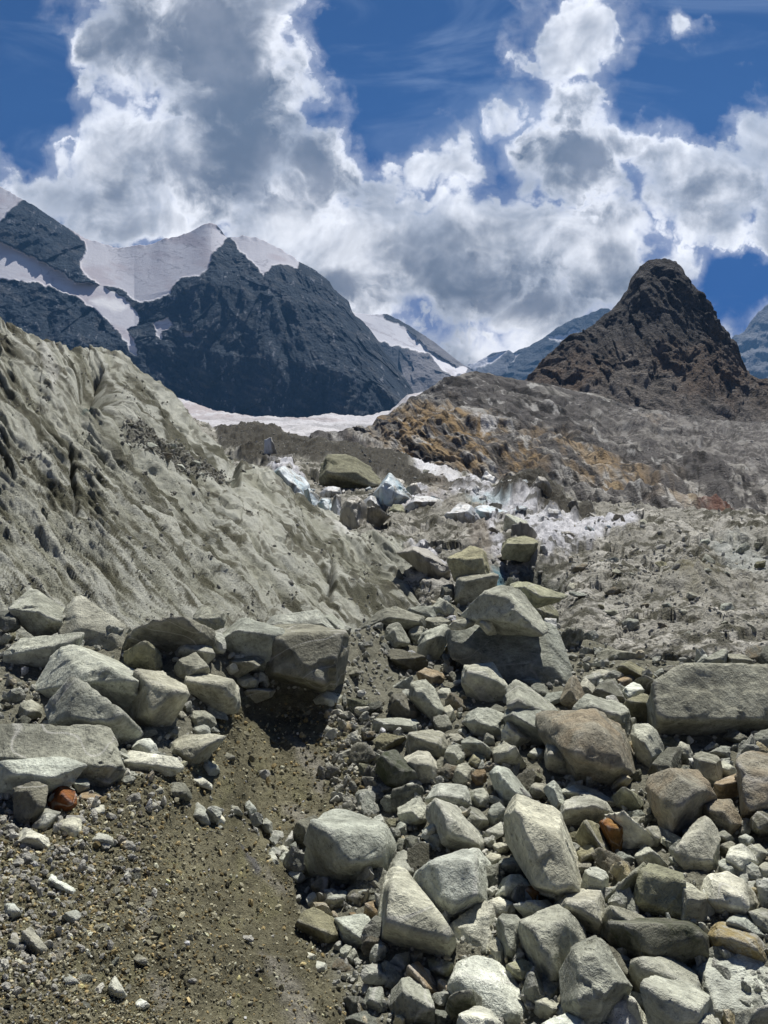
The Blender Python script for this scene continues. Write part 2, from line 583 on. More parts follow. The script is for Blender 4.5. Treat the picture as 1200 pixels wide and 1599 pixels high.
# --- near ground: moraine rubble on the right, dirt covered ice mound on the left
def make_ground():
    bp = base_plane
    rows = [
        [(-400, 2600, 2.1), (300, 2600, 2.3), (460, 2600, 2.7), (600, 2600, 3.0), (1600, 2600, 2.9)],
        [(-400, 1620, 4.6), (0, 1620, 4.8), (300, 1620, 5.3), (440, 1620, 6.0), (540, 1620, 6.7), (600, 1620, 6.75), (1600, 1620, 6.2)],
        [(-400, 1500, 5.4), (0, 1500, 5.6), (300, 1500, 6.3), (420, 1500, 7.1), (500, 1500, 7.8), (560, 1500, 7.9), (900, 1500, 7.4), (1600, 1500, 7.2)],
        [(-400, 1400, 6.4), (0, 1400, 6.6), (280, 1400, 7.5), (400, 1400, 8.6), (470, 1400, 9.4), (560, 1400, 9.2), (800, 1400, 8.5), (1600, 1400, 8.2)],
        [(-400, 1300, 7.6), (0, 1300, 7.8), (230, 1300, 8.5), (350, 1300, 9.9), (440, 1300, 11.0), (530, 1300, 10.9), (650, 1300, 10.2), (1600, 1300, 9.6)],
        [(-400, 1200, 9.3), (0, 1200, 9.5), (250, 1200, 10.2), (340, 1200, 11.3), (430, 1200, 13.0), (520, 1200, 13.0), (620, 1200, 12.2), (1600, 1200, 11.4)],
        [(-400, 1120, 10.8), (0, 1120, 11.0), (280, 1120, 11.8), (340, 1120, 12.6), (430, 1120, 14.6), (520, 1120, 14.6), (620, 1120, 14.6), (900, 1120, 14.3), (1600, 1120, 13.6)],
        [(-400, 1060, 12.2), (0, 1060, 12.2), (300, 1060, 13.0), (430, 1060, 15.0), (520, 1060, 15.2), (620, 1060, 17.2), (900, 1060, 17.0), (1200, 1060, 16.8), (1600, 1060, 16.6)],
        [(-400, 1010, 13.4), (0, 1000, 13.6), (350, 992, 14.8), (450, 990, 15.8), (560, 985, 18.5), (620, 965, 22.3), (700, 940, 25.0), (770, 940, 25.5), (880, 985, 22.0), (1000, 1030, 18.6), (1200, 1040, 17.8), (1600, 1040, 17.5)],
        [(-400, 1100, 17.0), (350, 1100, 19.0), (560, 1100, 23.0), (700, 1080, 29), (1000, 1140, 23), (1600, 1150, 22)],
    ]
    sh = Sheet(rows, [40, 60, 70, 70, 70, 70, 60, 60, 20], -380, 1560, 640)
    sh.smooth(14, ('d',))
    px, py = sh.px, sh.py
    P = sh.pos()
    n = sh.normals(P)
    dirt_poly = [(-300, 1700), (-300, 1260), (60, 1290), (200, 1230), (290, 1200), (340, 1110), (370, 1075), (530, 1085), (545, 1140), (575, 1230), (520, 1285), (440, 1300), (470, 1420), (500, 1500), (540, 1580), (560, 1700)]
    dirt = patch(px, py, dirt_poly, 14, 14, .03)
    h = 0.10 * fbm(P * 0.55, 3) + 0.045 * fbm(P * 2.2, 3) + 0.022 * fbm(P * 8.0, 3, 0.6)
    # rills that run down the dirt covered ice
    r = 0.09 * ridged(P @ np.array([[.9, 0, 0], [0, .25, 0], [0, 0, .3]]) * 1.1, 2)
    h = h + r * dirt.ravel() * 0.5
    P = P + n * h[:, None]
    sh.P, sh.N = P, n
    col = np.empty((*px.shape, 3))
    col[:] = (0.20, 0.195, 0.15)
    m = noisy(px, py, .012, 3)
    dcol = np.array((0.155, 0.144, 0.094))[None, None] * (1 + 0.35 * m[..., None])
    col = col * (1 - dirt[..., None]) + dcol * dirt[..., None]
    # olive silt and bare wet ice showing through
    col = lerp(col, (0.2, 0.19, 0.105), 0.5 * dirt * sstep(noisy(px, py, .02, 9), 0.15, 0.6))
    for poly in ([(452, 1155), (475, 1165), (500, 1185), (508, 1215), (503, 1250), (490, 1225), (468, 1195)],
                 [(440, 1260), (470, 1265), (520, 1300), (490, 1330)],
                 [(405, 1490), (425, 1500), (470, 1560), (500, 1620), (460, 1620), (430, 1560)],
                 [(415, 1365), (450, 1390), (440, 1400), (400, 1370)],
                 [(205, 1425), (235, 1415), (238, 1450), (215, 1465)], [(235, 1525), (258, 1525), (272, 1555), (245, 1570)], [(75, 1480), (95, 1475), (105, 1505), (90, 1510)]):
        col = lerp(col, (0.30, 0.285, 0.245), 0.62 * patch(px, py, poly, 9, 7, .06, 2))
    ice = 0.75 * patch(px, py, [(362, 1322), (372, 1325), (398, 1360), (400, 1375), (388, 1368)], 4, 3, .05)
    col = lerp(col, (0.13, 0.13, 0.14), ice)
    mat = terrain_mat('grit_and_silt', 9.0, 0.9, 0.95, 0.5, fine=4.5)
    o = finish('ground', sh, P, col, mat, 'stony moraine ground with an olive brown dirt covered ice mound', 'ground')
    return sh, dirt_poly


# --- the steep dirty ice slope on the left
def make_ice_slope():
    crest = [(-500, 400, 58), (-200, 470, 60), (0, 511, 63), (25, 514, 63), (60, 530, 64), (100, 538, 65), (140, 548, 66), (165, 545, 67), (185, 555, 69), (212, 580, 71), (235, 605, 73),
             (255, 625, 76), (280, 645, 79), (300, 662, 82), (335, 698, 84), (370, 725, 86), (400, 738, 84), (430, 748, 80), (455, 775, 75), (500, 806, 68), (540, 826, 64), (580, 838, 60), (640, 852, 54), (690, 885, 46), (720, 915, 42), (760, 935, 40), (860, 980, 38)]
    cx = np.array(crest)

    def between(t, sag):
        r = []
        for (x, y, d) in crest:
            yb, db = np.interp(x, [-500, 350, 560, 700, 860], [1090, 1050, 1025, 985, 1010]), np.interp(x, [-500, 0, 350, 560, 700, 860], [17.5, 19.5, 23, 29, 36, 36])
            z0, z1 = (HY - yb) / F * db, (HY - y) / F * d
            zz = z0 * (1 - t) + z1 * t
            dd = db * (1 - t) + d * t - sag * 4 * t * (1 - t) * (d - db) * 0.07
            r.append((x, HY - zz / dd * F, dd))
        return r
    rows = [between(0, 0), between(.2, 1), between(.4, 1), between(.6, 1), between(.8, 1), crest,
            [(x, y + 60 if x < 350 else y + 40, d * 1.35) for x, y, d in crest]]
    sh = Sheet(rows, [70, 80, 90, 100, 110, 24], -420, 800, 760)
    px, py = sh.px, sh.py
    P = sh.pos()
    n = sh.normals(P)
    # slope axes: b across the fall line (in the picture the streaks run down to the right at about 45 degrees), a along it
    fall = np.array([1.165, -1.0, -0.903]); fall /= np.linalg.norm(fall)
    nm = n.mean(0); nm /= np.linalg.norm(nm)
    across = np.cross(fall, nm); across /= np.linalg.norm(across)
    nm = np.cross(across, fall)
    c = P @ nm
    # the melt rills: the fall line curves a little, steeper at the left
    xx, yy = px.ravel(), py.ravel()
    b = (yy - 1.20 * xx + .00036 * xx * xx) * .72 / 22
    a = (xx + yy) * .72 / 22
    b = b + .30 * fbm(np.stack([xx / 90, yy / 90, 0 * xx], -1), 3) + .06 * fbm(P * .5, 2)
    S = np.stack([a * .07, b * .45, c * .02], -1)
    st1 = ridged(S, 4, .55)
    st2 = fbm(np.stack([a * .16, b * 1.3, c * .05], -1), 4, .6)
    st3 = fbm(np.stack([a * .7, b * 3.0, c * .1], -1), 3, .6)
    edge = np.minimum(1, np.repeat(np.linspace(0, 1, sh.shape[0])[:, None], sh.shape[1], 1).ravel() * 6)
    h = 0.45 * fbm(P * .10, 3) + 0.26 * st1 + 0.22 * st2 + 0.19 * st3 + .22 * facet(np.stack([a * .10, b * .8, c * .05], -1) + .2 * st2[:, None], 21) + .10 * facet(np.stack([a * .3, b * 2.0, c * .1], -1) + .2 * st3[:, None], 33)
    # hollow of the melt pond, cracks, the step near the crest
    X, Y = px.ravel(), py.ravel()
    hollow = np.exp(-(((X - 150) / 26) ** 2 + ((Y - 612) / 26) ** 2))
    crack1 = np.exp(-((X - 113 - .10 * (Y - 740) - 5 * gnoise(np.stack([Y * .05, 0 * Y, 0 * Y], -1))) / 3.5) ** 2) * sstep(Y, 690, 715) * (1 - sstep(Y, 800, 815))
    crack2 = np.exp(-((X - 516 + 0.02 * (Y - 900) - 4 * gnoise(np.stack([Y * .07, 0 * Y + 3, 0 * Y], -1))) / 3) ** 2) * sstep(Y, 865, 880) * (1 - sstep(Y, 940, 955))
    step = sstep(sdf(X, Y, [(362, 720), (366, 712), (375, 735), (372, 765), (362, 762)]), -2, 3)
    wall = sstep(sdf(X, Y, [(145, 580), (165, 578), (172, 610), (160, 640), (152, 620)]), -5, 4)
    h = h - 3.2 * hollow - .8 * crack1 * (1 + gnoise(P * .8)) - .7 * crack2 * (1 + gnoise(P * .8)) - 1.6 * step - 1.2 * wall
    P = P + n * (h * edge * (P[:, 1] / 45) ** .5)[:, None]
    sh.P, sh.N = P, n
    col = np.empty((*px.shape, 3))
    base = np.array((0.272, 0.274, 0.215))
    light = np.array((0.46, 0.465, 0.405))
    dark = np.array((0.075, 0.073, 0.047))
    sh1 = sh.shape
    t = sstep(st2 + .5 * st1, -0.2, 1.1).reshape(sh1)
    col[:] = base
    col = lerp(col, light, 0.8 * t)
    s4 = fbm(np.stack([a * .17, b * 1.5, c * .05], -1) + 40, 5, .68).reshape(sh1)
    big = fbm(P * .10 + 11, 3).reshape(sh1)
    dk = sstep(s4 + .35 * big, 0.0, 0.42)
    col = lerp(col, dark, .95 * dk)
    # grit flecks lying in the rills, denser to the lower right and near the crest
    fl = fbm(np.stack([a * .8, b * 2.2, c * .1], -1) + 90, 3, .7).reshape(sh1)
    dens = 0.42 - .22 * sstep(px, 250, 520) - .12 * sstep(-(py - 640), -40, 40)
    col = lerp(col, (0.10, 0.095, 0.065), .8 * sstep(fl + .25 * s4, dens, dens + .2))
    olive = sstep(noisy(px, py, .016, 70, 3) + .5 * s4, .25, .7)
    col = lerp(col, (0.10, 0.098, 0.064), .7 * olive)
    # smooth wet ice tongues
    sm = sstep(fbm(np.stack([a * .05, b * .5, c * .02], -1) + 63, 3, .5).reshape(sh1), .28, .62)
    col = lerp(col, (0.44, 0.445, 0.38), .6 * sm)
    for poly, cc, k in (([(125, 655), (150, 630), (160, 640), (148, 652)], (0.07, 0.11, 0.095), .95), ([(60, 545), (75, 540), (90, 600), (80, 625), (68, 590)], (.52, .52, .48), .6),
                        ([(362, 720), (366, 712), (373, 735), (372, 765), (363, 762)], (.09, .10, .08), .9),
                        ([(645, 858), (665, 862), (690, 890), (682, 893)], (.47, .5, .47), .8), ([(505, 822), (540, 828), (553, 848), (540, 845)], (.6, .6, .55), .8),
                        ([(185, 670), (260, 705), (345, 750), (345, 765), (270, 740), (190, 695)], (.12, .115, .09), .75)):
        col = lerp(col, cc, k * patch(px, py, poly, 4, 4, .06, 5))
    col = lerp(col, (0.05, 0.05, 0.04), .8 * np.clip(crack1 + crack2, 0, 1).reshape(sh1))
    mat = terrain_mat('dirty_glacier_ice', 2.2, 0.7, 0.8, 0.2, spec=0.12, fine=6)
    o = finish('glacier_slope', sh, P, col, mat, 'steep streaked slope of grit covered glacier ice on the left', 'glacier')
    return sh


# --- broken debris covered glacier in the middle distance
DEBRIS = [[(325, 668), (420, 676), (455, 690), (560, 708), (575, 700), (600, 706), (640, 733), (700, 752), (760, 775), (840, 790), (900, 800), (800, 792), (720, 778), (640, 762), (600, 742), (560, 740), (500, 735), (440, 735), (395, 735), (350, 705)],
          [(760, 795), (790, 785), (810, 768), (825, 760), (850, 782), (885, 800), (925, 815), (860, 822), (790, 812)]]
WHITE = [[(420, 735), (450, 732), (480, 760), (490, 810), (470, 800), (440, 770)], [(590, 760), (605, 750), (640, 772), (690, 785), (740, 800), (760, 740), (780, 850), (800, 880), (770, 870), (740, 740), (690, 810), (640, 800), (600, 790)],
         [(730, 795), (790, 795), (850, 815), (920, 818), (1000, 822), (1010, 832), (930, 845), (880, 855), (850, 870), (835, 850), (780, 820)],
         [(640, 855), (670, 860), (700, 895), (680, 900)]]
TONGUE = [(610, 708), (640, 716), (680, 735), (720, 752), (760, 770), (750, 775), (700, 758), (655, 738)]


def make_glacier():
    rows = [
        [(300, 1130, 28), (700, 1110, 27), (900, 1110, 22), (1000, 1120, 20.5), (1600, 1120, 20)],
        [(300, 1000, 48), (560, 1000, 40), (700, 985, 33), (900, 1000, 26), (1000, 1030, 22.5), (1200, 1040, 21), (1600, 1040, 21)],
        [(300, 920, 58), (560, 920, 46), (700, 920, 38), (800, 920, 35), (1000, 930, 31), (1200, 930, 30), (1600, 930, 29)],
        [(300, 870, 70), (500, 860, 58), (700, 860, 47), (900, 860, 43), (1200, 860, 40), (1600, 860, 38)],
        [(300, 820, 90), (500, 815, 76), (700, 815, 66), (900, 820, 62), (1200, 838, 50), (1600, 850, 46)],
        [(300, 770, 125), (430, 768, 112), (600, 775, 100), (760, 785, 90), (900, 805, 80), (1200, 825, 66), (1600, 845, 56)],
        [(300, 720, 170), (430, 722, 160), (600, 738, 150), (760, 766, 125), (900, 796, 100), (1200, 818, 80), (1600, 840, 66)],
        [(300, 655, 290), (330, 668, 290), (420, 678, 285), (500, 695, 275), (560, 708, 265), (640, 722, 250), (700, 742, 225), (780, 770, 190), (850, 786, 165), (950, 798, 140), (1060, 808, 118), (1200, 815, 105), (1600, 836, 85)],
        [(300, 700, 360), (560, 745, 330), (780, 800, 240), (1060, 840, 160), (1600, 870, 120)]]
    sh = Sheet(rows, [40, 80, 90, 80, 80, 70, 70, 16], 290, 1500, 760)
    sh.smooth(6, ('d',))
    px, py = sh.px, sh.py
    P = sh.pos()
    n = sh.normals(P)
    sc = (P[:, 1] / 45)
    Q = P / np.maximum(sc, .6)[:, None] ** .55
    deb = np.zeros(px.shape)
    for p in DEBRIS:
        deb = np.maximum(deb, patch(px, py, p, 5, 9, .04, 1))
    wh = np.zeros(px.shape)
    for p in WHITE:
        wh = np.maximum(wh, patch(px, py, p, 6, 12, .05, 2))
    tong = patch(px, py, TONGUE, 3, 4, .06, 3)
    lob = ridged(np.stack([Q[:, 0] * .16, Q[:, 1] * .10, Q[:, 2] * .3], -1), 4, .5)
    h = 0.8 * fbm(Q * .10, 3) + .36 * lob + .24 * fbm(Q * .7, 4, .6) + .10 * fbm(Q * 2.6, 3, .6)
    wq = Q + .3 * np.stack([fbm(Q * .5, 2), fbm(Q * .5 + 30, 2), fbm(Q * .5 + 60, 2)], -1)
    h = h + (.55 * facet(wq * .22, 4) + .34 * facet(wq * .6 + 5, 8) + .16 * facet(wq * 1.6, 12)) * .8
    h = h + 0.22 * wh.ravel() * ridged(np.stack([Q[:, 0] * .35, Q[:, 1] * .2, Q[:, 2] * .3], -1), 3)
    mound = np.exp(-(((px - 825) / 42) ** 2)) * np.exp(-(((py - 792) / 26) ** 2))
    h = h + 1.5 * mound.ravel() + .6 * deb.ravel()
    near = sstep(py.ravel(), 860, 960)
    h = h * (1 - 0.35 * near)
    mid_mound = np.exp(-(((px - 1085) / 45) ** 2 + ((py - 925) / 30) ** 2))
    h = h + .9 * mid_mound.ravel()
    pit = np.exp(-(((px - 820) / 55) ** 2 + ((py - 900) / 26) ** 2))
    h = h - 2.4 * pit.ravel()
    edge = np.minimum(1, np.repeat(np.linspace(0, 1, sh.shape[0])[:, None], sh.shape[1], 1).ravel() * 12)
    P = P + n * (h * np.sqrt(sc) * edge)[:, None]
    sh.P, sh.N = P, n
    shp = sh.shape
    col = np.empty((*px.shape, 3))
    col[:] = (0.30, 0.29, 0.25)
    g1 = fbm(Q * .35 + 5, 5, .62).reshape(shp)
    g2 = fbm(np.stack([Q[:, 0] * .5, Q[:, 1] * 1.1, Q[:, 2] * 1.6], -1) + 33, 5, .62).reshape(shp)
    col = lerp(col, (0.45, 0.435, 0.385), sstep(g1, -.1, .5))
    col = lerp(col, (0.075, 0.072, 0.052), .9 * sstep(g2 + .2 * g1, .02, .38))
    fl = fbm(Q * 2.2 + 77, 3, .7).reshape(shp)
    col = lerp(col, (0.09, 0.088, 0.07), .75 * sstep(fl, .28, .5))
    stripes = fbm(np.stack([Q[:, 0] * .6, Q[:, 1] * .25, Q[:, 2] * 3.0], -1) + 3, 4, .6).reshape(shp)
    white = np.array((0.60, 0.60, 0.62)) * (1 - .3 * sstep(stripes, .1, .6)[..., None])
    k = (wh * (1 - .8 * sstep(g2, .25, .6)))[..., None]
    col = col * (1 - k) + white * k
    col = lerp(col, (0.42, 0.52, 0.55), .7 * patch(px, py, [(730, 800), (760, 795), (800, 805), (795, 815), (750, 812)], 4, 5, .06))
    dcol = np.array((0.060, 0.056, 0.045)) * (1 + .5 * fl[..., None])
    dcol = np.clip(dcol, .02, .3)
    col = col * (1 - deb[..., None]) + dcol * deb[..., None]
    col = lerp(col, (.62, .62, .63), tong)
    rusty = patch(px, py, [(660, 800), (750, 815), (780, 860), (740, 870), (690, 740)], 12, 14, .04, 8)
    col = lerp(col, (.27, .235, .20), .5 * rusty)
    col = lerp(col, (.17, .155, .09), .75 * mid_mound * sstep(g1 + .6, .2, .9))
    col = lerp(col, (.42, .44, .41), .6 * patch(px, py, [(1110, 862), (1140, 852), (1200, 880), (1260, 900), (1260, 922), (1190, 914), (1150, 912), (1125, 890)], 8, 8, .03, 6))
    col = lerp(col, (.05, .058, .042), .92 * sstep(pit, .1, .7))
    col = lerp(col, (.12, .22, .26), .9 * patch(px, py, [(768, 878), (782, 876), (786, 912), (775, 915)], 4, 3, .06))
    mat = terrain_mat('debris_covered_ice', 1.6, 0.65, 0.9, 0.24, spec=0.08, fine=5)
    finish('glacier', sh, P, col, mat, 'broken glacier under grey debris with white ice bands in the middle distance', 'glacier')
    return sh


# --- bright upper glacier and snow apron at the foot of the big wall
def make_snowfield():
    rows = [[(150, 760, 300), (500, 760, 300), (800, 800, 300)],
            [(150, 690, 420), (350, 685, 420), (560, 702, 400), (640, 720, 380), (800, 760, 360)],
            [(150, 672, 800), (350, 668, 800), (450, 670, 800), (560, 688, 700), (640, 690, 700), (800, 720, 700)],
            [(150, 650, 1500), (300, 658, 1500), (450, 664, 1500), (560, 664, 1500), (640, 655, 1500), (800, 640, 1500)],
            [(150, 590, 2450), (265, 618, 2450), (320, 638, 2450), (400, 655, 2450), (470, 657, 2450), (520, 650, 2450), (560, 655, 2450), (610, 645, 2450), (640, 620, 2450), (800, 600, 2450)],
            [(150, 640, 2900), (800, 650, 2900)]]
    sh = Sheet(rows, [20, 40, 50, 50, 10], 160, 780, 420)
    px, py = sh.px, sh.py
    P = sh.pos()
    n = sh.normals(P)
    sc = P[:, 1] / 500
    P = P + n * ((5 * fbm(P / 160, 4, .55) + 2.0 * ridged(P / 60, 3)) * sc ** .5)[:, None]
    col = np.empty((*px.shape, 3)); col[:] = (.50, .49, .50)
    st = fbm(np.stack([px.ravel() * .008, py.ravel() * .16, 0 * py.ravel()], -1), 5, .62).reshape(sh.shape)
    pk = sstep(-(py), -668, -655)
    col = lerp(col, (.33, .28, .275), .8 * pk * sstep(st, -.3, .5))
    col = lerp(col, (.27, .265, .27), .75 * (1 - pk) * sstep(st, -.1, .4))
    col = lerp(col, (.20, .19, .18), .85 * patch(px, py, [(510, 686), (570, 690), (600, 700), (590, 712), (540, 702)], 4, 6, .06))
    mat = terrain_mat('firn', .05, .4, .8, .12, spec=.1)
    finish('snowfield', sh, P, col, mat, 'flat whitish glacier and snow apron below the dark rock wall', 'snowfield')


def rock_face(name, rows, subs, x0, x1, nx, amp, freq, colfun, label, cat, matargs, snow=None, keep=0.3, along_normal=False, fac=1.0, dip=0.0, soften=1, extra=None):
    # only the very edge of the crest is jagged; just below it the face runs smoothly
    cr, pv = np.array(rows[-2], float), np.array(rows[-3], float)
    ker = np.ones(9) / 9
    ys = np.convolve(np.pad(cr[:, 1], 4, mode='edge'), ker, 'valid')
    yp, dp = np.interp(cr[:, 0], pv[:, 0], pv[:, 1]), np.interp(cr[:, 0], pv[:, 0], pv[:, 2])
    rows = rows[:-2] + [[(x, y * .93 + b * .07, dd * .93 + q * .07) for x, y, dd, b, q in zip(cr[:, 0], ys, cr[:, 2], yp, dp)]] + rows[-2:]
    subs = subs[:-2] + [subs[-2], 8, subs[-1]]
    sh = Sheet(rows, subs, x0, x1, nx)
    px, py = sh.px, sh.py
    P = sh.pos()
    f = np.array(freq)
    Q = P * f
    if dip:
        Q = np.stack([Q[:, 0] - dip * Q[:, 2], Q[:, 1], Q[:, 2] + dip * Q[:, 0]], -1)
    warp = np.stack([fbm(Q * .6 + 5, 2), fbm(Q * .6 + 50, 2), fbm(Q * .6 + 90, 2)], -1)
    Q = Q + .35 * warp
    rel = .55 * ridged(Q, 6, .52) + .6 * fbm(Q * .5 + 9, 3) + fac * (1.1 * facet(Q * 1.1, 3) + .55 * facet(Q * 2.7, 9) + .28 * facet(Q * 6.5, 17))
    det = fbm(Q * 5 + 4, 4, .6)
    sm = np.zeros(px.shape)
    if snow is not None:
        for p in snow:
            sm = np.maximum(sm, sstep(sdf(px, py, p) + 3.5 * noisy(px, py, .07, 4, 4), -1.2, 1.2))
    disp = amp * (rel + .35 * det)
    smooth_rel = amp * .22 * fbm(Q * .8 + 20, 3)
    disp = disp * (1 - sm.ravel()) + smooth_rel * sm.ravel()
    fade = np.ones(sh.shape)
    nb = subs[-1]
    fade[-nb:] = np.linspace(.6, 0, nb)[:, None]
    if extra is not None:
        disp = disp + extra(px, py).ravel()
    for _ in range(soften):
        q = np.pad(disp.reshape(sh.shape), 1, mode='edge')
        disp = ((q[1:-1, 1:-1] * 2 + q[:-2, 1:-1] + q[2:, 1:-1] + q[1:-1, :-2] + q[1:-1, 2:]) / 6).ravel()
    n = sh.normals(P)
    near = np.minimum(1.0, (np.abs(np.arange(sh.shape[0]) - (sh.shape[0] - 1 - nb)) + 6) / 30.0)
    fade *= near[:, None]
    if along_normal:
        P = P + n * (disp * fade.ravel())[:, None]
    else:
        P = world(px.ravel(), py.ravel(), sh.d.ravel() - disp * fade.ravel())
    sh.P, sh.N = P, n
    col = colfun(px, py, P, rel.reshape(sh.shape), det.reshape(sh.shape), sm)
    mat = terrain_mat(*matargs[0], **matargs[1])
    finish(name, sh, P, col, mat, label, cat)
    return sh


def jag(row, amp, s=0.1, seed=0, step=2.5):
    """roughen a crest line"""
    r = np.array(row, float)
    x = np.arange(r[0, 0], r[-1, 0] + step, step)
    y = np.interp(x, r[:, 0], r[:, 1])
    d = np.interp(x, r[:, 0], r[:, 2])
    k = fbm(np.stack([x * s, np.full(x.shape, seed + .5), np.zeros(x.shape)], -1), 4, .6)
    return [(a, b - amp * c, e) for a, b, c, e in zip(x, y, k, d)]


def make_mountains():
    # great dark wall with hanging glaciers
    crest = [(-260, 190), (-120, 240), (0, 290), (30, 308), (60, 325), (90, 345), (110, 358), (135, 373), (165, 382), (185, 387), (215, 383), (240, 380), (255, 373), (265, 371), (280, 368), (300, 360), (318, 351), (330, 347), (338, 350), (355, 371),
             (372, 370), (380, 368), (388, 369), (400, 371), (420, 380), (440, 389), (467, 408), (485, 418), (500, 428), (515, 440), (522, 452), (545, 470), (552, 490), (575, 510), (590, 530), (600, 545), (620, 572), (640, 600), (660, 640)]
    cr = jag([(x, y, 3020 - .1 * (x - 300)) for x, y in crest], 1.6, .12, 2)
    rows = [[(-260, 700, 2300), (0, 680, 2300), (260, 645, 2450), (330, 655, 2450), (400, 668, 2420), (500, 668, 2420), (560, 668, 2450), (660, 655, 2500)],
            [(-260, 560, 2450), (0, 540, 2440), (260, 540, 2540), (400, 560, 2500), (500, 570, 2510), (600, 610, 2560), (660, 650, 2600)],
            [(-260, 400, 2760), (0, 430, 2700), (120, 440, 2780), (210, 465, 2760), (330, 440, 2690), (450, 470, 2670), (540, 520, 2720), (600, 580, 2760), (660, 645, 2800)],
            cr, [(x, y + 60, d + 900) for x, y, d in cr]]
    snow = [[(-200, 200), (0, 287), (14, 295), (38, 311), (22, 322), (10, 335), (0, 346), (-200, 420)],
            [(85, 335), (137, 366), (185, 380), (240, 373), (300, 352), (330, 340), (345, 360), (356, 372), (338, 388), (330, 400), (328, 418), (310, 432), (285, 432), (270, 445), (265, 458), (240, 468), (215, 473), (190, 450), (160, 446), (130, 428), (122, 408), (134, 395), (132, 378)],
            [(-200, 340), (0, 378), (22, 386), (60, 405), (100, 425), (117, 443), (118, 462), (90, 452), (60, 440), (0, 437), (-200, 430)],
            [(112, 442), (135, 440), (165, 448), (200, 470), (219, 495), (214, 508), (200, 516), (208, 530), (216, 556), (207, 554), (190, 525), (168, 500), (140, 478), (116, 462)],
            [(360, 371), (380, 364), (402, 366), (440, 384), (468, 405), (465, 419), (440, 412), (425, 415), (412, 432), (400, 415), (375, 390)],
            [(240, 505), (262, 497), (272, 509), (256, 517), (253, 530), (244, 524)], [(287, 517), (295, 518), (303, 513), (303, 526), (290, 525)]]

    def c1(px, py, P, rel, det, sm):
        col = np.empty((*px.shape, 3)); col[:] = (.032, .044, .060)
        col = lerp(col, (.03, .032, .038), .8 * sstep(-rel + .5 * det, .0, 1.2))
        dg = fbm(np.stack([(px + .6 * py).ravel() * .02, (py - .6 * px).ravel() * .07, 0 * py.ravel()], -1), 5, .6).reshape(px.shape)
        col = lerp(col, (.085, .09, .098), .55 * sstep(dg, .1, .6))
        spk = fbm(np.stack([px.ravel() * .16, py.ravel() * .10, 3 + 0 * py.ravel()], -1), 3, .65).reshape(px.shape)
        col = lerp(col, (.25, .26, .29), .5 * sstep(spk, .42, .62) * sstep(det, -.2, .4))
        sn = np.empty((*px.shape, 3)); sn[:] = (.56, .555, .59)
        bands = fbm(np.stack([(px + .4 * py).ravel() * .014, (py - .3 * px).ravel() * .04, 9 + 0 * py.ravel()], -1), 4, .5).reshape(px.shape)
        sn = lerp(sn, (.46, .415, .44), .7 * sstep(bands, -.1, .6))
        cre = np.abs(fbm(np.stack([(px + 12 * bands).ravel() * .022, (py + 9 * bands).ravel() * .075, 2 + 0 * py.ravel()], -1), 3, .5)).reshape(px.shape)
        sn = lerp(sn, (.26, .26, .30), .6 * (1 - sstep(cre, .0, .09)) * sstep(noisy(px, py, .02, 41), -.1, .3))
        brt = patch(px, py, [(140, 470), (160, 462), (185, 470), (200, 480), (190, 486), (155, 478)], 5, 4, .06)
        sn = lerp(sn, (.85, .84, .83), .8 * brt)
        return col * (1 - sm[..., None]) + sn * sm[..., None]
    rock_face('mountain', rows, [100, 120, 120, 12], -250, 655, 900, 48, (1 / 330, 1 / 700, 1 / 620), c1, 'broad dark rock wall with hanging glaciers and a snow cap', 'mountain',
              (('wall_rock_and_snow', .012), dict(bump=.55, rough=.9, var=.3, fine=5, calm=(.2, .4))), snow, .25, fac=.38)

    # snow backed shoulder behind it
    cr = jag([(500, 470, 5000), (540, 484, 5000), (558, 489, 5000), (580, 491, 5000), (605, 491, 5000), (625, 500, 5000), (650, 515, 5000), (680, 535, 5000), (705, 555, 5000), (730, 574, 5000), (748, 586, 5000), (790, 610, 5000)], .8, .1, 4)
    rows = [[(500, 690, 4000), (640, 680, 4000), (700, 660, 4000), (790, 650, 4000)], [(500, 560, 4400), (640, 590, 4400), (700, 590, 4400), (790, 630, 4300)], cr, [(x, y + 40, d + 900) for x, y, d in cr]]
    snow = [[(500, 460), (555, 486), (597, 491), (606, 501), (622, 505), (635, 513), (655, 532), (668, 545), (690, 560), (715, 573), (732, 574), (728, 582), (710, 586), (692, 578), (672, 553), (640, 545), (610, 540), (588, 530), (568, 508)],
            [(606, 608), (625, 616), (642, 628), (625, 640), (606, 640)]]

    def c2(px, py, P, rel, det, sm):
        col = np.empty((*px.shape, 3)); col[:] = (.06, .065, .075)
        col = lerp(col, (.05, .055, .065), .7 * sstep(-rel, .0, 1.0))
        col = lerp(col, (.24, .23, .24), .6 * sstep(px + py * .6, 955, 985))
        sn = np.empty((*px.shape, 3)); sn[:] = (.66, .65, .67)
        b = fbm(np.stack([(px + py).ravel() * .02, (py - px * .5).ravel() * .12, 9 + 0 * py.ravel()], -1), 4, .6).reshape(px.shape)
        sn = lerp(sn, (.42, .40, .42), .7 * sstep(b, .1, .6))
        return col * (1 - sm[..., None]) + sn * sm[..., None]
    rock_face('mountain', rows, [40, 90, 8], 505, 785, 380, 60, (1 / 500, 1 / 900, 1 / 500), c2, 'lower snow backed shoulder between the great wall and the saddle', 'mountain',
              (('shoulder_rock_and_snow', .012), dict(bump=.4, var=.25, calm=(.25, .45))), snow, .2)

    # blue ridges far behind the saddle
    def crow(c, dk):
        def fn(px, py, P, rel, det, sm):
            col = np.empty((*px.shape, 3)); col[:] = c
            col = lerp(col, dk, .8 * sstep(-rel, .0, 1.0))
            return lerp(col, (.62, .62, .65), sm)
        return fn
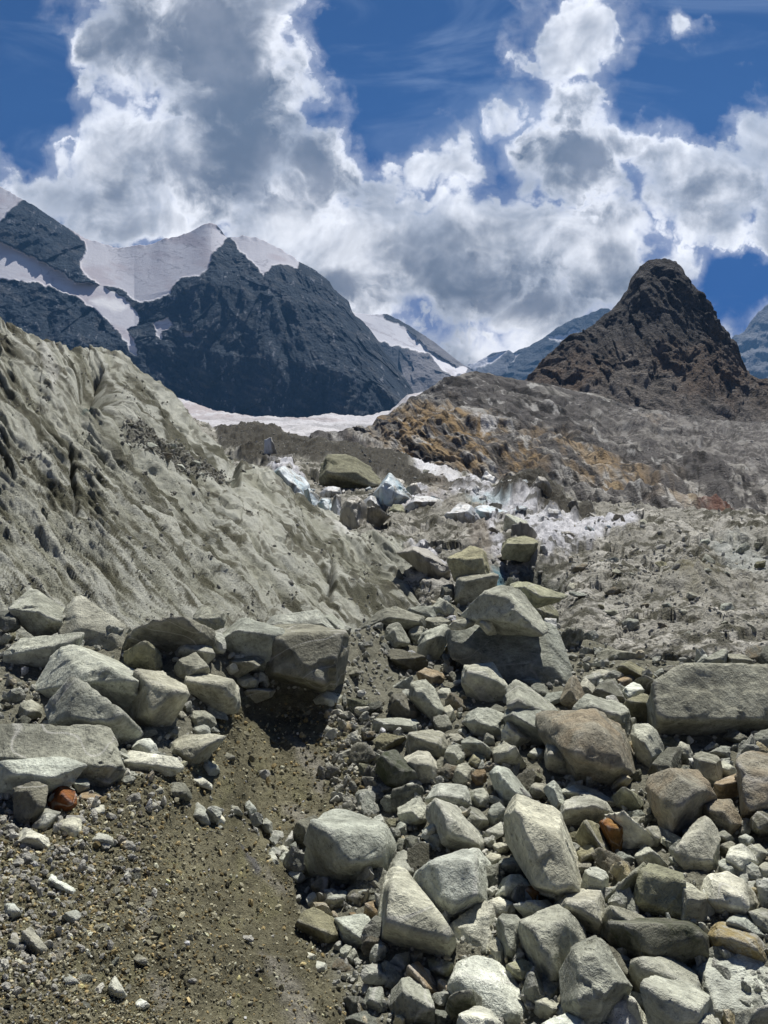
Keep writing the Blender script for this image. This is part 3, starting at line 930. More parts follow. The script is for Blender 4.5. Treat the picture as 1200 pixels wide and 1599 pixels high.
    cr = jag([(690, 590, 6500), (720, 573, 6500), (745, 565, 6500), (770, 551, 6500), (795, 547, 6500), (810, 556, 6500), (860, 590, 6500)], .8, .12, 6)
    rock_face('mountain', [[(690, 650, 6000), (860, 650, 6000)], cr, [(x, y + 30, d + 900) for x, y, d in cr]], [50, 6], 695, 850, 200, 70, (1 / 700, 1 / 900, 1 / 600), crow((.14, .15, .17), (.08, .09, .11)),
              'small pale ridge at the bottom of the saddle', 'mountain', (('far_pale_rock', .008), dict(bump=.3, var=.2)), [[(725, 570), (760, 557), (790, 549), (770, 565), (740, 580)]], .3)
    cr = jag([(740, 600, 6500), (768, 577, 6500), (790, 562, 6500), (802, 550, 6500), (830, 539, 6500), (848, 528, 6500), (862, 517, 6500), (880, 506, 6500), (897, 497, 6500), (915, 492, 6500), (938, 482, 6500), (950, 481, 6500), (965, 496, 6500), (1010, 540, 6500), (1060, 570, 6500)], 1.6, .14, 8)
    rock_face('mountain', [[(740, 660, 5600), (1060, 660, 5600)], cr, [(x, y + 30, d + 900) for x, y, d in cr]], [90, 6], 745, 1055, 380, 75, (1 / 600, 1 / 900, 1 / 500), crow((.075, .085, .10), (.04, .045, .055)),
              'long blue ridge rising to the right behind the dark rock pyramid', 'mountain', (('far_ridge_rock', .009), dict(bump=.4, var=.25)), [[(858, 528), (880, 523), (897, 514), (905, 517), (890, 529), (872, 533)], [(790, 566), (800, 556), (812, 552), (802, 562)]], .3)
    cr = jag([(1100, 570, 6800), (1130, 542, 6800), (1147, 524, 6800), (1162, 519, 6800), (1172, 503, 6800), (1185, 488, 6800), (1200, 474, 6800), (1215, 458, 6800), (1250, 440, 6800), (1340, 460, 6800), (1420, 520, 6800)], 1.8, .14, 10)
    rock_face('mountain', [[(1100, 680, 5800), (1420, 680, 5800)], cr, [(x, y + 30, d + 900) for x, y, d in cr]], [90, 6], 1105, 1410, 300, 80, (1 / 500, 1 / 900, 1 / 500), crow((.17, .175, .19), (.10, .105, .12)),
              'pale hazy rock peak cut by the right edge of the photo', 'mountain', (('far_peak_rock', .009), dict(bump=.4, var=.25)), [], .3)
    # snow at the saddle
    # the dark pyramid
    cr = jag([(780, 640, 740), (815, 610, 740), (828, 593, 740), (838, 575, 740), (850, 562, 740), (875, 545, 740), (895, 530, 740), (925, 510, 740), (945, 491, 740), (955, 485, 740), (968, 470, 740), (980, 452, 740), (986, 434, 740), (1000, 417, 740), (1015, 407, 740), (1030, 404, 740), (1054, 408, 740), (1062, 418, 740),
              (1075, 440, 740), (1090, 457, 740), (1105, 480, 740), (1120, 500, 740), (1137, 522, 740), (1142, 535, 740), (1150, 556, 740), (1156, 578, 740), (1175, 589, 740), (1192, 600, 740), (1210, 606, 740), (1300, 640, 740)], 2.2, .16, 12)
    rows = [[(780, 760, 430), (1300, 780, 420)], [(780, 690, 540), (900, 680, 540), (1050, 680, 530), (1300, 690, 530)], [(780, 660, 640), (850, 630, 625), (920, 600, 630), (1000, 590, 625), (1100, 600, 620), (1170, 630, 625), (1300, 660, 640)], cr, [(x, y + 60, d + 200) for x, y, d in cr]]

    def c3(px, py, P, rel, det, sm):
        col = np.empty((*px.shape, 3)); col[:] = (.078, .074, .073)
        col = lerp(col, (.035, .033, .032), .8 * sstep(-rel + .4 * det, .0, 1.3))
        w = noisy(px, py, .025, 3)
        brn = sstep(py + 25 * w, 520, 590) * sstep(-py + 25 * w, -690, -600)
        col = lerp(col, (.15, .115, .09), .75 * brn)
        col = lerp(col, (.15, .11, .078), .6 * brn * sstep(noisy(px, py, .05, 12), .15, .5))
        tal = patch(px, py, [(800, 625), (880, 622), (930, 600), (960, 555), (1000, 540), (1030, 580), (1080, 620), (1200, 640), (1300, 660), (1300, 780), (800, 760)], 18, 26, .03, 7)
        col = lerp(col, (.18, .165, .15), .8 * tal)
        spk = fbm(P * .12, 4, .7).reshape(px.shape)
        col = lerp(col, (.19, .18, .168), .4 * sstep(spk, .35, .6))
        col = lerp(col, (.025, .025, .026), .6 * sstep(fbm(P * np.array([.09, .05, .06]) + 8, 4, .65).reshape(px.shape), .3, .55))
        return col
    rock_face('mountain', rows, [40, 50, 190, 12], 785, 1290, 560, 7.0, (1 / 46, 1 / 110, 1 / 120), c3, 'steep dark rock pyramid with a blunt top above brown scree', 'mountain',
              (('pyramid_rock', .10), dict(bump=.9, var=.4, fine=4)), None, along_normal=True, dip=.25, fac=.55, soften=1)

    # brown ice scoured rock hill below the pyramid
    base = [(480, 690, 300), (550, 703, 298), (575, 706, 296), (600, 712, 290), (640, 722, 275), (690, 735, 255), (740, 752, 235), (780, 770, 215), (850, 782, 190), (950, 796, 160), (1060, 812, 130), (1160, 838, 112), (1260, 850, 100), (1420, 870, 90)]
    cr = jag([(480, 720, 400), (545, 692, 400), (575, 681, 400), (588, 668, 405), (600, 660, 410), (620, 645, 420), (635, 636, 425), (650, 622, 430), (670, 610, 435), (690, 598, 440), (715, 588, 445), (745, 581, 450), (765, 585, 450), (780, 589, 455), (830, 600, 470), (870, 606, 480), (900, 612, 490), (940, 620, 500), (1000, 640, 520), (1100, 655, 530), (1200, 660, 530), (1420, 670, 530)], 1.4, .12, 14)
    crx = np.array(cr)
    crx[:, 1] = np.convolve(np.pad(crx[:, 1], 10, mode='edge'), np.ones(21) / 21, 'valid')

    def mid(t, q):
        r = []
        for x, y, d in base:
            yc = np.interp(x, crx[:, 0], crx[:, 1]); dc = np.interp(x, crx[:, 0], crx[:, 2])
            r.append((x, y * (1 - t) + yc * t, d * (1 - q) + dc * q))
        return r
    rows = [[(x, y + 40, d * .86) for x, y, d in base], base, mid(.35, .22), mid(.7, .55), cr, [(x, y + 30, d + 130) for x, y, d in cr]]

    def ledges(px, py):
        band = fbm(np.stack([(px * .8 + py).ravel() * .010, (py - .5 * px).ravel() * .045, 0 * px.ravel()], -1), 4, .6).reshape(px.shape)
        ck = np.abs(fbm(np.stack([(px + py * .7).ravel() * .02, (py - .5 * px).ravel() * .09, 4 + 0 * px.ravel()], -1), 3, .55).reshape(px.shape))
        return 2.0 * band - .7 * (1 - sstep(ck, .0, .10))

    def c4(px, py, P, rel, det, sm):
        def diag(s1, s2, k):
            return fbm(np.stack([(px * .9 + .45 * py).ravel() * s1, (py - .42 * px).ravel() * s2, k + 0 * px.ravel()], -1), 5, .62).reshape(px.shape)
        f, g, g3 = diag(.010, .05, 0), diag(.016, .05, 5), diag(.03, .11, 22)
        col = np.empty((*px.shape, 3)); col[:] = (.125, .118, .112)
        col = lerp(col, (.36, .345, .31), .9 * sstep(f + .2 * det, .0, .45))
        tan = patch(px, py, [(550, 690), (600, 655), (660, 640), (740, 660), (800, 690), (870, 700), (860, 740), (800, 745), (740, 735), (680, 740), (600, 720)], 22, 26, .02, 6)
        tan = np.maximum(tan, .8 * patch(px, py, [(840, 700), (920, 700), (1000, 740), (1080, 780), (1150, 820), (1100, 825), (1000, 780), (900, 745)], 14, 20, .02, 9))
        col = lerp(col, (.34, .235, .115), .85 * tan * sstep(g + .5 * f + .4, .0, .7))
        col = lerp(col, (.43, .385, .31), .7 * tan * sstep(g3, .2, .55))
        drk = patch(px, py, [(650, 625), (745, 578), (820, 600), (900, 630), (960, 680), (880, 690), (760, 660)], 14, 18, .03, 3)
        col = lerp(col, (.085, .08, .078), .7 * drk * sstep(f, -.5, .4))
        col = lerp(col, (.60, .59, .57), .8 * patch(px, py, [(740, 675), (770, 668), (785, 672), (770, 685), (750, 688)], 4, 9, .08))
        col = lerp(col, (.40, .33, .25), .75 * patch(px, py, [(985, 655), (1030, 655), (1055, 665), (1010, 672)], 5, 6, .06))
        col = lerp(col, (.48, .47, .44), .75 * sstep(g3 + .4 * f, .38, .62))
        col = lerp(col, (.04, .038, .036), .85 * sstep(diag(.02, .09, 44) + .3 * g, .22, .5))
        crk = np.abs(fbm(np.stack([(px + py * .7).ravel() * .02, (py - .5 * px).ravel() * .09, 4 + 0 * px.ravel()], -1), 3, .55).reshape(px.shape))
        col = lerp(col, (.045, .043, .04), .7 * (1 - sstep(crk, .02, .10)))
        scree = patch(px, py, [(900, 640), (1000, 640), (1200, 660), (1260, 760), (1180, 760), (1050, 720), (960, 690)], 14, 20, .03, 17)
        sp = fbm(P * .35, 3, .7).reshape(px.shape)
        col = lerp(col, np.array((.135, .126, .118)), .5 * scree)
        col = lerp(col, (.33, .315, .29), .6 * scree * sstep(sp, .15, .4))
        vein = np.exp(-((py - (735 + (px - 880) * .36) - 3 * noisy(px, py, .02, 30)) / 1.8) ** 2) * sstep(px, 870, 900) * (1 - sstep(px, 1060, 1100))
        col = lerp(col, (.42, .33, .20), .8 * vein)
        red = patch(px, py, [(1060, 790), (1110, 795), (1160, 825), (1120, 825)], 8, 10, .04, 19)
        return lerp(col, (.20, .09, .06), .6 * red)
    global HILL
    HILL = rock_face('hill', rows, [20, 110, 110, 90, 12], 485, 1400, 820, 4.6, (1 / 60, 1 / 80, 1 / 40), c4, 'brown and grey ice scoured rock hill below the dark pyramid', 'hill',
              (('scoured_rock', .30), dict(bump=.7, var=.2, fine=4)), None, along_normal=True, fac=.5, dip=-.35, soften=4, extra=ledges)

    # the floor of the valley under everything
    V, Fc = [], []
    k = 48
    V.append((0, 0, -16))
    for i in range(k):
        a = 2 * math.pi * i / k
        V.append((22000 * math.cos(a), 22000 * math.sin(a), -16))
    Fc = np.array([(0, 1 + i, 1 + (i + 1) % k) for i in range(k)])
    o = mesh_from('terrain', np.array(V), Fc, terrain_mat('valley_gravel', .2, attr=False, base=(.2, .19, .17)), False)
    tag(o, 'gravel floor of the valley under the glacier', 'terrain', None, 'structure')


GROUND, DIRT_POLY = make_ground()
SLOPE = make_ice_slope()
GLACIER = make_glacier()
make_snowfield()
make_mountains()

# ------------------------------------------------------------------ boulders and stones one can tell apart
ROCK = {
    'g': rock_mat('grey_gneiss', (0.405, 0.415, 0.35)),
    'p': rock_mat('pale_gneiss', (0.54, 0.55, 0.475)),
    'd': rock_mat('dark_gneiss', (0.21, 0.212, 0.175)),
    'o': rock_mat('olive_gneiss', (0.275, 0.272, 0.19)),
    'b': rock_mat('brown_stained_gneiss', (0.33, 0.32, 0.265), (0.25, 0.21, 0.145), stain=(.5, .66)),
    'r': rock_mat('rusty_orange_rock', (0.36, 0.20, 0.075), (0.20, 0.075, 0.03), var=.15, stain=(.5, .62)),
    't': rock_mat('tan_rock', (0.40, 0.315, 0.205), (0.40, 0.38, 0.33), var=.15),
    'm': rock_mat('green_stained_rock', (0.25, 0.26, 0.215), moss=(0.055, 0.065, 0.035)),
    'y': rock_mat('yellow_stained_rock', (0.37, 0.365, 0.325), moss=(0.30, 0.23, 0.09)),
    'i': None, 'j': None,
    'k': rock_mat('red_brown_rock', (0.25, 0.16, 0.12), var=.15),
}




def ice_mat(name, base, deep, dirt):
    m = bpy.data.materials.new(name)
    m.use_nodes = True
    t = NT(m.node_tree)
    bs = t.n['Principled BSDF']
    co = t.new('ShaderNodeTexCoord').outputs['Object']
    n1 = t.noise(co, 0.28, 5, .6, .5)
    n2 = t.noise(t.vmath('MULTIPLY', co, (1, 1, .3)), .9, 6, .68, .8)
    c = t.mix(t.ramp(n1.outputs[0], .42, .62), base, deep)
    c = t.mix(t.math('MULTIPLY', t.ramp(n2.outputs[0], .46, .62), dirt), c, (.16, .145, .11))
    t.l.new(c, bs.inputs['Base Color'])
    bs.inputs['Roughness'].default_value = .45
    b = t.new('ShaderNodeBump')
    b.inputs['Strength'].default_value = .8
    b.inputs['Distance'].default_value = .35
    t.l.new(n2.outputs[0], b.inputs['Height'])
    t.l.new(b.outputs[0], bs.inputs['Normal'])
    return m


ROCK['i'] = ice_mat('blue_glacier_ice', (.50, .56, .58), (.22, .37, .43), .85)
ROCK['j'] = ice_mat('white_glacier_ice', (.50, .50, .49), (.40, .44, .45), .95)
ROCK['n'] = ice_mat('mud_streaked_ice', (.30, .28, .225), (.22, .20, .155), .9)
ROCK['c'] = terrain_mat('dark_scree', 1.4, 1.0, .95, .5, attr=False, base=(.105, .10, .08), fine=5)


def parse(s):
    return np.array([[float(v) for v in q.split(',')] for q in s.split()])


def make_rock(name, label, cat, out, ridge, kind='g', surf=None, bulge=.72, lean=.55, thick=.85, p=170, amp=.04, lift=0.0, depth=None, group=None, mat=None, near=1.0):
    o = parse(out)
    surf = surf or GROUND
    x0, x1, y0, y1 = o[:, 0].min(), o[:, 0].max(), o[:, 1].min(), o[:, 1].max()
    cx, cy = (x0 + x1) / 2, (y0 + y1) / 2
    w, h = x1 - x0, y1 - y0
    d0 = depth if depth else float(surf.lookup(cx, y1 - .06 * h)[0]) * near
    s = d0 / F
    T = thick * min(w, h * 1.25) * s
    d0 = d0 + .30 * T - lift
    rnd = random.Random(int(cx * 7 + cy * 13))
    dep = lambda y: d0 + lean * (y1 - y) * s
    pts = [world(x, y, dep(y)) for x, y in o]
    if ridge:
        r = parse(ridge)
    else:
        r = []
        k = 3
        for i in range(k):
            fx = cx + w * (-.26 + .52 * i / (k - 1)) + rnd.uniform(-.08, .08) * w
            fy = cy + h * rnd.uniform(-.22, .02)
            r.append((fx, fy))
        r.append((cx + rnd.uniform(-.15, .15) * w, cy + .25 * h))
        r = np.array(r)
    for x, y in r:
        pts.append(world(x, y, dep(y) - bulge * T * rnd.uniform(.85, 1.15)))
    for x, y in o:                       # the hidden back: the outline drawn in, further away
        f = rnd.uniform(.55, .85)
        pts.append(world(cx + (x - cx) * f, cy + (y - cy) * f, dep(y) + T * rnd.uniform(.55, .95)))
    pts = np.array(pts)
    org = world(cx, y1, d0 + .2 * T)
    pts = pts - org
    N, D = hull_planes(pts)
    ctr = pts.mean(0)
    dims = pts.max(0) - pts.min(0)
    big = max(w, h)
    level = 6 if big > 150 else 5 if big > 42 else 4 if big > 16 else 3
    V, Fc = solid(N, D, ctr, dims, level, p, amp, seed=(int(cx) * 31 + int(cy) * 17) % 97, chips=4)
    V = V * 1.045 + ctr
    ob = mesh_from(name, V, Fc, mat or ROCK[kind], True, loc=tuple(org))
    tag(ob, label, cat, group)
    return ob


